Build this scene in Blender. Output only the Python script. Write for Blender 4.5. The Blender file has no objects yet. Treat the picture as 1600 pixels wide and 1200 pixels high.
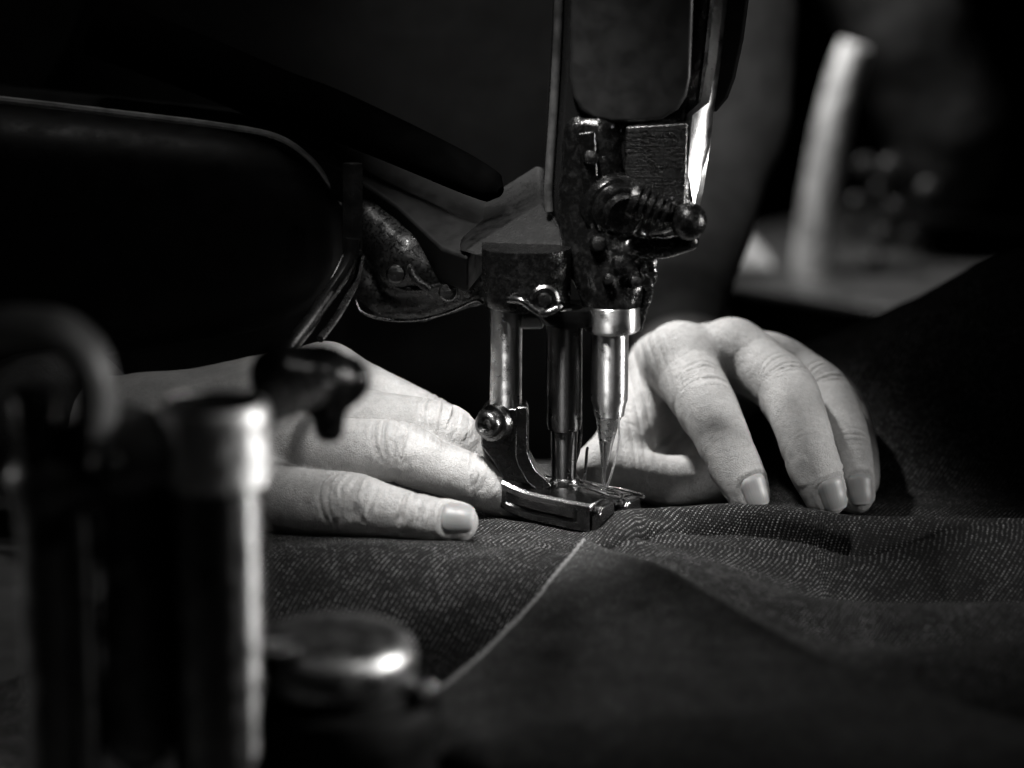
import bpy, math, random
import numpy as np
from mathutils import Vector

random.seed(7)
rng = np.random.default_rng(11)
scn = bpy.context.scene
col = scn.collection
R = math.radians
MM = 0.001

# ------------------------------------------------------------------ camera
PITCH = R(14.0)
DIST = 838.0                                   # mm from lens to the point aimed at
TARGET = np.array([-31.0, 0.0, 40.0])
FWD = np.array([0.0, math.cos(PITCH), -math.sin(PITCH)])
UPV = np.array([0.0, math.sin(PITCH), math.cos(PITCH)])
CAM = TARGET - DIST * FWD
FPX = 1600 * 85 / 36
cam_data = bpy.data.cameras.new('camera')
cam = bpy.data.objects.new('camera', cam_data)
col.objects.link(cam)
cam.location = Vector(CAM * MM)
cam.rotation_euler = (math.pi / 2 - PITCH, 0, 0)
cam_data.lens = 85
cam_data.sensor_width = 36
cam_data.clip_start = 0.02
cam_data.clip_end = 30
cam_data.dof.use_dof = True
cam_data.dof.focus_distance = 0.822
cam_data.dof.aperture_fstop = 5.4
cam_data.dof.aperture_blades = 9
scn.camera = cam

# ------------------------------------------------------------------ world, lamps, exposure
world = bpy.data.worlds.new('World')
scn.world = world
world.use_nodes = True
wb = world.node_tree.nodes['Background']
wb.inputs[0].default_value = (1.0, 0.985, 0.96, 1)
wb.inputs[1].default_value = 0.0015


def lamp(name, kind, loc, target, energy, **kw):
    d = bpy.data.lights.new(name, kind)
    d.energy = energy
    d.color = (1.0, 0.982, 0.962)
    for k, v in kw.items():
        setattr(d, k, v)
    o = bpy.data.objects.new(name, d)
    col.objects.link(o)
    o.location = Vector(loc) * MM
    o.rotation_euler = (Vector(target) - Vector(loc)).to_track_quat('-Z', 'Y').to_euler()
    return o


lamp('work_lamp', 'SPOT', (-72, -130, 375), (-18, -8, 8), 14.0,
     spot_size=R(28), spot_blend=1.0, shadow_soft_size=0.034)
lamp('back_lamp', 'SPOT', (-85, 165, 320), (0, 62, 46), 11.0,
     spot_size=R(33), spot_blend=1.0, shadow_soft_size=0.02)
lamp('front_lamp', 'SPOT', (85, -330, 330), (-70, -140, 0), 0.5,
     spot_size=R(76), spot_blend=1.0, shadow_soft_size=0.0035)
lamp('side_lamp', 'AREA', (400, -60, 130), (-25, -85, 60), 0.16,
     shape='RECTANGLE', size=0.010, size_y=0.11, spread=R(44))
lamp('bench_lamp', 'AREA', (110, 800, 330), (215, 860, -20), 1.0,
     shape='DISK', size=0.10, spread=R(80))
lamp('torso_fill', 'SPOT', (-120, -260, 650), (8, 260, 150), 6.0,
     spot_size=R(22), spot_blend=1.0, shadow_soft_size=0.03)  # added unseen spot that brightens the torso and the arm's web
lamp('post_fill', 'SPOT', (150, -225, 150), (-112, -250, 38), 5.5,
     spot_size=R(34), spot_blend=1.0, shadow_soft_size=0.028)  # unseen spot added only to light the foreground post
lamp('left_fill', 'SPOT', (-430, -215, 120), (-118, -252, 40), 2.2,
     spot_size=R(22), spot_blend=1.0, shadow_soft_size=0.03)  # added from the left for a light line on post and hook
lamp('arm_fill', 'AREA', (-230, 20, 560), (-130, 60, 130), 0.035,
     shape='DISK', size=0.12, spread=R(50))  # added overhead fill for the machine arm's top, no known fixture

scn.view_settings.view_transform = 'Standard'
scn.view_settings.look = 'None'
scn.view_settings.exposure = 0.0
scn.view_settings.gamma = 1.0
scn.render.engine = 'CYCLES'
cy = scn.cycles
cy.use_denoising = True
cy.max_bounces = 8
cy.sample_clamp_indirect = 4.0
cy.caustics_reflective = False
cy.caustics_refractive = False


# ------------------------------------------------------------------ helpers
def at(px, py, Y):
    """photo point at a real depth Y (mm) -> world mm"""
    ray = FWD + np.array([1.0, 0, 0]) * (px - 800) / FPX + UPV * (600 - py) / FPX
    t = (Y - CAM[1]) / ray[1]
    return CAM + ray * t


def on_z(px, py, z=0.0):
    ray = FWD + np.array([1.0, 0, 0]) * (px - 800) / FPX + UPV * (600 - py) / FPX
    t = (z - CAM[2]) / ray[2]
    return CAM + ray * t


def tag(o, label=None, cat=None, group=None, kind=None):
    for k, v in (('label', label), ('category', cat), ('group', group), ('kind', kind)):
        if v:
            o[k] = v
    return o


def empty(name, loc=(0, 0, 0)):
    o = bpy.data.objects.new(name, None)
    o.empty_display_size = 0.01
    o.location = Vector(loc) * MM
    col.objects.link(o)
    return o


def link(name, verts, faces, mat, parent=None, smooth=True, auto=None, origin=None):
    v = np.asarray(verts, dtype=np.float64)
    base = np.zeros(3)
    if parent is not None:
        p = parent
        while p is not None:
            base = base + np.array(p.location) / MM
            p = p.parent
    org = np.asarray(origin, float) if origin is not None else base
    v = (v - org) * MM
    me = bpy.data.meshes.new(name)
    if isinstance(faces, np.ndarray):
        n = faces.shape[1]
        me.vertices.add(len(v))
        me.vertices.foreach_set('co', v.astype(np.float32).ravel())
        me.loops.add(faces.size)
        me.loops.foreach_set('vertex_index', faces.astype(np.int32).ravel())
        me.polygons.add(len(faces))
        me.polygons.foreach_set('loop_start', np.arange(0, faces.size, n, dtype=np.int32))
        me.update(calc_edges=True)
        me.validate()
    else:
        me.from_pydata([tuple(x) for x in v], [], [tuple(f) for f in faces])
        me.update()
    me.polygons.foreach_set('use_smooth', [smooth] * len(me.polygons))
    if auto is not None:
        me.set_sharp_from_angle(angle=R(auto))
    me.materials.append(mat)
    o = bpy.data.objects.new(name, me)
    col.objects.link(o)
    if parent is not None:
        o.parent = parent
    o.location = Vector((org - base) * MM)
    return o


class MB:
    def __init__(s):
        s.v = []
        s.f = []

    def add(s, verts, faces):
        b = len(s.v)
        s.v += [tuple(x) for x in verts]
        s.f += [tuple(i + b for i in f) for f in faces]
        return s

    def loft(s, rings, caps=True, closed=True):
        n = len(rings[0])
        b = len(s.v)
        for r in rings:
            s.v += [tuple(p) for p in r]
        m = n if closed else n - 1
        for i in range(len(rings) - 1):
            for j in range(m):
                k = (j + 1) % n
                s.f.append((b + i * n + j, b + i * n + k, b + (i + 1) * n + k, b + (i + 1) * n + j))
        if caps:
            s.f.append(tuple(b + j for j in range(n))[::-1])
            e = b + (len(rings) - 1) * n
            s.f.append(tuple(e + j for j in range(n)))
        return s

    def lathe(s, c, axis, prof, n=48, caps=True):
        """prof: list of (distance along axis, radius)"""
        c = np.asarray(c, float)
        a = np.asarray(axis, float)
        a = a / np.linalg.norm(a)
        h = np.array([1.0, 0, 0]) if abs(a[0]) < 0.8 else np.array([0, 0, 1.0])
        u = np.cross(a, h)
        u /= np.linalg.norm(u)
        w = np.cross(a, u)
        rings = []
        for d, r in prof:
            rings.append([c + a * d + r * (math.cos(t) * u + math.sin(t) * w)
                          for t in np.linspace(0, 2 * math.pi, n, endpoint=False)])
        return s.loft(rings, caps)

    def tube(s, pts, rad, n=12, caps=True, flat=1.0, ref=None):
        pts = np.asarray(pts, float)
        rad = np.broadcast_to(np.asarray(rad, float), (len(pts),))
        rings = []
        u = None
        for i in range(len(pts)):
            t = pts[min(i + 1, len(pts) - 1)] - pts[max(i - 1, 0)]
            t /= np.linalg.norm(t)
            if u is None:
                h = np.asarray(ref, float) if ref is not None else (
                    np.array([0, 0, 1.0]) if abs(t[2]) < 0.9 else np.array([1.0, 0, 0]))
                u = h - t * h.dot(t)
            else:
                u = u - t * u.dot(t)
            u /= np.linalg.norm(u)
            w = np.cross(t, u)
            rings.append([pts[i] + rad[i] * (math.cos(a) * u * flat + math.sin(a) * w)
                          for a in np.linspace(0, 2 * math.pi, n, endpoint=False)])
        return s.loft(rings, caps)

    def box(s, c, d, rot=None):
        c = np.asarray(c, float)
        h = np.asarray(d, float) / 2
        rot = np.eye(3) if rot is None else rot
        vs = [c + rot @ (h * np.array(q)) for q in
              [(-1, -1, -1), (1, -1, -1), (1, 1, -1), (-1, 1, -1), (-1, -1, 1), (1, -1, 1), (1, 1, 1), (-1, 1, 1)]]
        return s.add(vs, [(0, 3, 2, 1), (4, 5, 6, 7), (0, 1, 5, 4), (1, 2, 6, 5), (2, 3, 7, 6), (3, 0, 4, 7)])

    def build(s, name, mat, parent=None, smooth=True, auto=38, bevel=0.0, seg=2, origin=None):
        o = link(name, s.v, s.f, mat, parent, smooth, auto if not bevel else None, origin)
        if bevel:
            m = o.modifiers.new('bevel', 'BEVEL')
            m.width = bevel * MM
            m.segments = seg
            m.limit_method = 'ANGLE'
            m.angle_limit = R(32)
            m.harden_normals = False
            w = o.modifiers.new('normals', 'WEIGHTED_NORMAL')
            w.keep_sharp = True
        return o


def crom(pts, n=6):
    """Catmull-Rom through rows of pts (any columns)"""
    p = np.asarray(pts, float)
    q = np.vstack([2 * p[0] - p[1], p, 2 * p[-1] - p[-2]])
    out = []
    for i in range(1, len(q) - 2):
        for t in np.linspace(0, 1, n, endpoint=False):
            a, b, c, d = q[i - 1], q[i], q[i + 1], q[i + 2]
            out.append(0.5 * (2 * b + (c - a) * t + (2 * a - 5 * b + 4 * c - d) * t * t
                              + (3 * b - a - 3 * c + d) * t ** 3))
    out.append(p[-1])
    return np.array(out)


def vnoise(P, seed=0):
    """smooth value noise, P (N,3)"""
    i = np.floor(P).astype(np.int64)
    f = P - i
    f = f * f * (3 - 2 * f)

    def h(a, b, c):
        n = (a * 73856093) ^ (b * 19349663) ^ (c * 83492791) ^ (seed * 2654435)
        n = (n ^ (n >> 13)) * 1274126177
        return ((n ^ (n >> 16)) & 0xffff) / 32767.5 - 1
    out = 0
    for dx in (0, 1):
        for dy in (0, 1):
            for dz in (0, 1):
                w = ((f[:, 0] if dx else 1 - f[:, 0]) * (f[:, 1] if dy else 1 - f[:, 1])
                     * (f[:, 2] if dz else 1 - f[:, 2]))
                out = out + w * h(i[:, 0] + dx, i[:, 1] + dy, i[:, 2] + dz)
    return out


def fbm(P, oct=4, seed=0):
    o = 0
    a = 1.0
    for k in range(oct):
        o = o + a * vnoise(P * 2 ** k, seed + k)
        a *= 0.5
    return o


# ------------------------------------------------------------------ materials
def material(name):
    m = bpy.data.materials.new(name)
    m.use_nodes = True
    nt = m.node_tree
    return m, nt, nt.nodes['Principled BSDF']


class G:
    """tiny node-graph helper"""
    def __init__(s, nt):
        s.nt = nt

    def n(s, typ, **kw):
        o = s.nt.nodes.new(typ)
        for k, v in kw.items():
            setattr(o, k, v)
        return o

    def put(s, sock, v):
        if isinstance(v, bpy.types.NodeSocket):
            s.nt.links.new(v, sock)
        else:
            sock.default_value = v

    def m(s, op, a, b=None, c=None, clamp=False):
        o = s.n('ShaderNodeMath', operation=op, use_clamp=clamp)
        s.put(o.inputs[0], a)
        if b is not None:
            s.put(o.inputs[1], b)
        if c is not None:
            s.put(o.inputs[2], c)
        return o.outputs[0]

    def ramp(s, v, a, b, lo=0.0, hi=1.0, smooth=True):
        o = s.n('ShaderNodeMapRange', interpolation_type='SMOOTHSTEP' if smooth else 'LINEAR')
        for k, x in zip(range(5), (v, a, b, lo, hi)):
            s.put(o.inputs[k], x)
        return o.outputs[0]

    def noise(s, vec, scale, detail=3, rough=0.55, dist=0.0):
        o = s.n('ShaderNodeTexNoise')
        s.put(o.inputs['Vector'], vec)
        o.inputs['Scale'].default_value = scale
        o.inputs['Detail'].default_value = detail
        o.inputs['Roughness'].default_value = rough
        o.inputs['Distortion'].default_value = dist
        return o.outputs[0]

    def vor(s, vec, scale, feature='F1', rand=1.0):
        o = s.n('ShaderNodeTexVoronoi', feature=feature)
        s.put(o.inputs['Vector'], vec)
        o.inputs['Scale'].default_value = scale
        o.inputs['Randomness'].default_value = rand
        return o.outputs['Distance']

    def map(s, vec, scale=(1, 1, 1), rot=(0, 0, 0)):
        o = s.n('ShaderNodeMapping')
        s.put(o.inputs[0], vec)
        o.inputs['Scale'].default_value = scale
        o.inputs['Rotation'].default_value = rot
        return o.outputs[0]

    def grey(s, v):
        o = s.n('ShaderNodeCombineColor')
        for i in range(3):
            s.put(o.inputs[i], v)
        return o.outputs[0]

    def bump(s, h, strength, dist, normal=None):
        o = s.n('ShaderNodeBump')
        o.inputs['Strength'].default_value = strength
        o.inputs['Distance'].default_value = dist
        s.put(o.inputs['Height'], h)
        if normal is not None:
            s.put(o.inputs['Normal'], normal)
        return o.outputs[0]


def metal(name, base=0.6, rough=0.2, metallic=1.0, spot=0.3, scratch=0.3, scale=1.0, bump=0.12, coat=0.0, stretch=(0.06, 0.06, 1), aniso=0.0):
    m, nt, b = material(name)
    g = G(nt)
    co = g.n('ShaderNodeTexCoord').outputs['Object']
    mm = g.map(co, (1000 * scale,) * 3)
    blot = g.noise(mm, 0.18, 5, 0.62)
    fine = g.noise(mm, 1.9, 3, 0.7)
    scr = g.noise(g.map(mm, stretch), 3.2, 2, 0.6)
    c = g.m('MULTIPLY', g.ramp(blot, 0.30, 0.68, 1 - spot, 1.0), base)
    c = g.m('MULTIPLY', c, g.ramp(fine, 0.34, 0.5, 1 - spot * 0.7, 1.0))
    g.put(b.inputs['Base Color'], g.grey(c))
    b.inputs['Metallic'].default_value = metallic
    r = g.m('ADD', g.m('MULTIPLY', g.ramp(blot, 0.35, 0.7, 1, 0), rough * 0.9), rough * 0.7)
    r = g.m('ADD', r, g.m('MULTIPLY', scr, rough * scratch), clamp=True)
    g.put(b.inputs['Roughness'], r)
    h = g.m('ADD', g.m('MULTIPLY', scr, scratch), g.m('MULTIPLY', fine, 0.6))
    g.put(b.inputs['Normal'], g.bump(h, bump, 0.0004))
    if aniso:
        t = g.n('ShaderNodeTangent', direction_type='RADIAL', axis='Z')
        g.put(b.inputs['Tangent'], t.outputs[0])
        b.inputs['Anisotropic'].default_value = aniso
        b.inputs['Anisotropic Rotation'].default_value = 0.25
    if coat:
        b.inputs['Coat Weight'].default_value = coat
        b.inputs['Coat Roughness'].default_value = 0.08
    return m


def plain(name, base, rough, metallic=0.0, spec=0.5, noise_amt=0.25, scale=0.12, bump=0.1, bscale=1.2):
    m, nt, b = material(name)
    g = G(nt)
    co = g.n('ShaderNodeTexCoord').outputs['Object']
    mm = g.map(co, (1000,) * 3)
    n1 = g.noise(mm, scale, 5, 0.6)
    c = g.m('MULTIPLY', g.ramp(n1, 0.3, 0.7, 1 - noise_amt, 1 + noise_amt), base)
    g.put(b.inputs['Base Color'], g.grey(c))
    b.inputs['Metallic'].default_value = metallic
    b.inputs['Specular IOR Level'].default_value = spec
    g.put(b.inputs['Roughness'], g.ramp(n1, 0.3, 0.7, rough * 0.8, min(1, rough * 1.2)))
    g.put(b.inputs['Normal'], g.bump(g.noise(mm, bscale, 4, 0.6), bump, 0.0006))
    return m


def oily(name, base=0.012, rough=0.2, bump=0.8, scale=0.55):
    """black paint caked with oil and lint"""
    m, nt, b = material(name)
    g = G(nt)
    co = g.n('ShaderNodeTexCoord').outputs['Object']
    mm = g.map(co, (1000,) * 3)
    n1 = g.noise(mm, scale, 4, 0.55, 0.6)
    n2 = g.noise(mm, scale * 3.5, 3, 0.6)
    g.put(b.inputs['Base Color'], g.grey(g.ramp(n1, 0.45, 0.75, base, base * 4)))
    g.put(b.inputs['Roughness'], g.ramp(n2, 0.3, 0.7, rough * 0.6, rough * 1.9))
    b.inputs['Specular IOR Level'].default_value = 0.35
    b.inputs['Coat Weight'].default_value = 0.12
    b.inputs['Coat Roughness'].default_value = 0.1
    h = g.m('ADD', n1, g.m('MULTIPLY', n2, 0.25))
    nn = g.bump(h, bump, 0.0008)
    g.put(b.inputs['Normal'], nn)
    g.put(b.inputs['Coat Normal'], nn)
    return m


def make_skin():
    m, nt, b = material('skin')
    g = G(nt)
    co = g.n('ShaderNodeTexCoord').outputs['Object']
    mm = g.map(co, (1000,) * 3)
    big = g.noise(mm, 0.07, 4, 0.6)
    mid = g.noise(mm, 0.5, 4, 0.65)
    warp = g.n('ShaderNodeTexNoise')
    g.put(warp.inputs['Vector'], mm)
    warp.inputs['Scale'].default_value = 0.45
    wv = g.n('ShaderNodeVectorMath', operation='ADD')
    g.put(wv.inputs[0], mm)
    sc = g.n('ShaderNodeVectorMath', operation='SCALE')
    g.put(sc.inputs[0], warp.outputs['Color'])
    sc.inputs['Scale'].default_value = 1.6
    g.put(wv.inputs[1], sc.outputs[0])
    cell = g.vor(wv.outputs[0], 0.95, 'DISTANCE_TO_EDGE')
    cell2 = g.vor(g.map(wv.outputs[0], (1.0, 0.55, 0.8)), 1.9, 'DISTANCE_TO_EDGE')
    pore = g.noise(mm, 3.2, 2, 0.7)
    groove = g.m('ADD', g.ramp(cell, 0.0, 0.16, 0, 1), g.m('MULTIPLY', g.ramp(cell2, 0, 0.2), 0.5))
    c = g.m('MULTIPLY', g.ramp(big, 0.3, 0.7, 0.82, 1.08), 0.50)
    c = g.m('MULTIPLY', c, g.ramp(mid, 0.3, 0.7, 0.9, 1.06))
    c = g.m('MULTIPLY', c, g.ramp(groove, 0.0, 1.2, 0.90, 1.0))
    cc = g.n('ShaderNodeCombineColor')
    g.put(cc.inputs[0], c)
    g.put(cc.inputs[1], g.m('MULTIPLY', c, 0.992))
    g.put(cc.inputs[2], g.m('MULTIPLY', c, 0.982))
    g.put(b.inputs['Base Color'], cc.outputs[0])
    g.put(b.inputs['Roughness'], g.ramp(g.m('ADD', pore, mid), 0.7, 1.3, 0.36, 0.56))
    b.inputs['Specular IOR Level'].default_value = 0.55
    b.inputs['Subsurface Weight'].default_value = 0.10
    b.inputs['Subsurface Radius'].default_value = (1.0, 0.8, 0.7)
    b.inputs['Subsurface Scale'].default_value = 0.0016
    h = g.m('ADD', g.m('MULTIPLY', groove, 0.55), g.m('MULTIPLY', pore, 0.7))
    h = g.m('ADD', h, g.m('MULTIPLY', mid, 1.6))
    g.put(b.inputs['Normal'], g.bump(h, 0.62, 0.0003))
    return m


def make_nail():
    m, nt, b = material('nail')
    g = G(nt)
    uv = g.n('ShaderNodeUVMap').outputs[0]
    sep = g.n('ShaderNodeSeparateXYZ')
    g.put(sep.inputs[0], uv)
    u, v = sep.outputs[0], sep.outputs[1]
    ridge = g.noise(g.map(uv, (26, 1.2, 1)), 1.0, 3, 0.6)
    c = g.ramp(v, 0.88, 0.95, 0.31, 0.42)                       # the free edge is paler
    lun = g.ramp(v, 0.10, 0.22, 0.06, 0.0)                        # the half moon too
    c = g.m('ADD', c, lun)
    c = g.m('MULTIPLY', c, g.ramp(ridge, 0.3, 0.7, 0.93, 1.05))
    g.put(b.inputs['Base Color'], g.grey(c))
    b.inputs['Roughness'].default_value = 0.40
    b.inputs['Subsurface Weight'].default_value = 0.1
    b.inputs['Subsurface Scale'].default_value = 0.001
    g.put(b.inputs['Normal'], g.bump(ridge, 0.12, 0.0003))
    return m


def make_denim(name, right_side=True):
    m, nt, b = material(name)
    g = G(nt)
    uv = g.n('ShaderNodeUVMap').outputs[0]
    warp = g.n('ShaderNodeTexNoise')
    g.put(warp.inputs['Vector'], uv)
    warp.inputs['Scale'].default_value = 0.35
    warp.inputs['Detail'].default_value = 3
    sc = g.n('ShaderNodeVectorMath', operation='SCALE')
    g.put(sc.inputs[0], warp.outputs['Color'])
    sc.inputs['Scale'].default_value = 0.5
    ad = g.n('ShaderNodeVectorMath', operation='ADD')
    g.put(ad.inputs[0], uv)
    g.put(ad.inputs[1], sc.outputs[0])
    q = g.map(ad.outputs[0], (1, 1, 1), (0, 0, R(-14)))
    sep = g.n('ShaderNodeSeparateXYZ')
    g.put(sep.inputs[0], q)
    P = 0.66                                                     # yarn pitch, mm
    u = g.m('DIVIDE', sep.outputs[0], P)
    v = g.m('DIVIDE', sep.outputs[1], P)
    row = g.m('FLOOR', u)                                        # one warp yarn
    fu = g.m('SUBTRACT', g.m('FRACT', u), 0.5)
    ph = g.m('FRACT', g.m('DIVIDE', g.m('SUBTRACT', v, row), 3.0))   # twill: each yarn one pick later
    fp = g.m('SUBTRACT', ph, 0.5)
    hu = g.m('SUBTRACT', 1.0, g.m('MULTIPLY', g.m('MULTIPLY', fu, fu), 4.0))
    hp = g.m('SUBTRACT', 1.0, g.m('POWER', g.m('ABSOLUTE', g.m('MULTIPLY', fp, 2.0)), 3.0))
    floatp = g.m('MULTIPLY', g.m('POWER', hu, 0.6), hp)         # height of the warp float
    # pale weft dot where the warp dips
    dv = g.m('ABSOLUTE', g.m('SUBTRACT', g.m('FRACT', g.m('ADD', ph, 0.5)), 0.5))
    dot = g.m('MULTIPLY', g.ramp(dv, 0.06, 0.13, 1, 0), g.ramp(g.m('ABSOLUTE', fu), 0.24, 0.46, 1, 0))
    # every crossing differs
    cellv = g.n('ShaderNodeCombineXYZ')
    g.put(cellv.inputs[0], row)
    g.put(cellv.inputs[1], g.m('FLOOR', g.m('ADD', g.m('DIVIDE', g.m('SUBTRACT', v, row), 3.0), 0.5)))
    wn = g.n('ShaderNodeTexWhiteNoise', noise_dimensions='2D')
    g.put(wn.inputs['Vector'], cellv.outputs[0])
    rnd = wn.outputs['Value']
    patch = g.noise(uv, 0.12, 4, 0.65)
    fuzz = g.noise(uv, 3.5, 3, 0.7)
    dot = g.m('MULTIPLY', dot, g.ramp(rnd, 0.2, 1.0, 0.14, 1.0, False))
    dot = g.m('MULTIPLY', dot, g.ramp(patch, 0.36, 0.62, 0.35, 1.0))
    if right_side:
        base = g.m('MULTIPLY', g.ramp(fuzz, 0.3, 0.75, 0.6, 1.5), g.ramp(floatp, 0.2, 0.9, 0.002, 0.007))  # rib shading put into the colour: gaps darker than ridges
        c = g.m('ADD', base, g.m('MULTIPLY', dot, 0.95))
    else:
        base = g.m('MULTIPLY', g.ramp(fuzz, 0.3, 0.75, 0.2, 2.1), 0.050)
        c = g.m('ADD', base, g.m('MULTIPLY', dot, 0.75))
    g.put(b.inputs['Base Color'], g.grey(c))
    b.inputs['Roughness'].default_value = 0.82
    b.inputs['Specular IOR Level'].default_value = 0.25
    b.inputs['Sheen Weight'].default_value = 0.04
    h = g.m('ADD', floatp, g.m('MULTIPLY', dot, 0.5))
    h = g.m('ADD', h, g.m('MULTIPLY', fuzz, 0.5))
    g.put(b.inputs['Normal'], g.bump(h, 1.0, 0.0008))
    return m


def make_shirt(name, base):
    m, nt, b = material(name)
    g = G(nt)
    co = g.n('ShaderNodeTexCoord').outputs['Object']
    mm = g.map(co, (1000,) * 3)
    n = g.noise(mm, 0.05, 4, 0.6)
    weave = g.noise(mm, 1.5, 2, 0.6)
    g.put(b.inputs['Base Color'], g.grey(g.m('MULTIPLY', g.ramp(n, 0.3, 0.7, 0.8, 1.2), base)))
    b.inputs['Roughness'].default_value = 0.9
    b.inputs['Sheen Weight'].default_value = 0.1
    g.put(b.inputs['Normal'], g.bump(g.m('ADD', weave, g.m('MULTIPLY', n, 6.0)), 0.4, 0.001))
    return m


M_skin = make_skin()
M_nail = make_nail()
M_denim = make_denim('denim')
M_denim_back = make_denim('denim_back', False)
M_chrome = metal('chrome', 0.72, 0.12, spot=0.35, scratch=0.5, bump=0.25)
M_turned = metal('turned_steel', 0.55, 0.28, spot=0.2, scratch=0.4, bump=0.25, aniso=1.0)
M_steel = metal('brushed_steel', 0.75, 0.28, spot=0.25, scratch=0.4, bump=0.2, aniso=0.95)
M_dark_steel = metal('dark_steel', 0.20, 0.17, spot=0.5, scratch=0.6, bump=0.3)
M_dark_bar = metal('dark_bar', 0.10, 0.28, spot=0.3, scratch=0.4, bump=0.25, aniso=1.0)
M_black = plain('black_enamel', 0.004, 0.25, spec=0.22, noise_amt=0.4, bump=0.12, bscale=0.5)
M_black_satin = plain('satin_black', 0.035, 0.4, spec=0.45, noise_amt=0.3, bump=0.15)
M_oily = oily('oily_black', 0.003, 0.2, 0.5, 0.4)
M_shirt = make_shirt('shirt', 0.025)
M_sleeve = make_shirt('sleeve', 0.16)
M_matte = plain('matte_black', 0.003, 0.6, spec=0.12)
M_thread = make_shirt('thread', 0.30)

# ------------------------------------------------------------------ setting
TABLE_Z = -27.0
M_table = plain('work_table_top', 0.20, 0.5, noise_amt=0.2, scale=0.03, bump=0.1)
tb = MB().box((40, -90, TABLE_Z - 12), (900, 460, 24))
table = empty('work_table', (40, -90, TABLE_Z))
tb.build('table_top', M_table, table, bevel=2)
for sx in (-1, 1):
    for sy in (-1, 1):
        MB().box((40 + sx * 410, -90 + sy * 195, (TABLE_Z - 24.5 - 769.5) / 2), (44, 44, 769.5 + TABLE_Z - 24.5), None).build('leg', M_table, table, bevel=2)
tag(table, 'pale scuffed work table under the denim, showing at the lower edge of the photo', 'table')
M_floor = plain('floor', 0.03, 0.8)
fl = MB().box((0, 400, -780), (6000, 4600, 20)).build('floor', M_floor)
tag(fl, kind='structure')
M_wall = plain('wall', 0.012, 0.9)
wl = MB().box((0, 2200, 200), (6000, 40, 2000)).build('wall', M_wall)
tag(wl, kind='structure')

# ------------------------------------------------------------------ denim cloth
def curve_y(pts):
    p = np.array(pts)
    p = p[np.argsort(p[:, 0])]
    return lambda x: np.interp(x, p[:, 0], p[:, 1])


def px_curve(pts, z):
    return [on_z(a, b, z)[:2] for a, b in pts]


def sstep(a, b, x):
    t = np.clip((x - a) / (b - a), 0, 1)
    return t * t * (3 - 2 * t)


ridge_y = curve_y([(-40, -34), (-12, -33)] + px_curve(
    [(985, 787), (1050, 781), (1150, 793), (1250, 800), (1400, 810), (1600, 822)], 5.0) + [(250, -32)])
crease_y = curve_y(px_curve([(950, 840), (1010, 826), (1080, 817), (1150, 818), (1250, 826), (1330, 833)], 3.5))
panel_edge = np.array([on_z(a, b, z)[:2] for a, b, z in
                       [(916, 846, 1.5), (985, 868, 4), (1060, 908, 6), (1180, 968, 8), (1300, 1030, 9), (1500, 1103, 9), (1700, 1170, 8)]])
stitch_px = [(905, 851), (878, 878), (850, 906), (815, 938), (780, 970), (740, 1003), (700, 1036), (660, 1072), (635, 1096)]
stitch_z = [1.6, 1.6, 1.4, 1.2, 1.0, 1.0, 1.0, 1.0, 1.0]
stitch_xy = np.array([on_z(a, b, z)[:2] for (a, b), z in zip(stitch_px, stitch_z)])
edge_y = curve_y([(-230, -176), (-174, -180), (-120, -190), (-62, -203), (-49, -214), (-38, -226), (-15, -240), (20, -256), (60, -275), (240, -290)])


def side_of(line, X, Y):
    """signed distance to an open polyline: negative on its left-hand / lower-left side"""
    best = np.full(X.shape, 1e9)
    sg = np.zeros(X.shape)
    n = len(line)
    for i in range(n - 1):
        a, b = line[i], line[i + 1]
        d = b - a
        L = np.hypot(*d)
        t = ((X - a[0]) * d[0] + (Y - a[1]) * d[1]) / L ** 2
        tc = np.clip(t, 0, 1)
        dist = np.hypot(X - a[0] - tc * d[0], Y - a[1] - tc * d[1])
        s = np.sign(d[0] * (Y - a[1]) - d[1] * (X - a[0]))
        m = dist < best
        best[m] = dist[m]
        sg[m] = s[m]
    return best * sg


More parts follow.
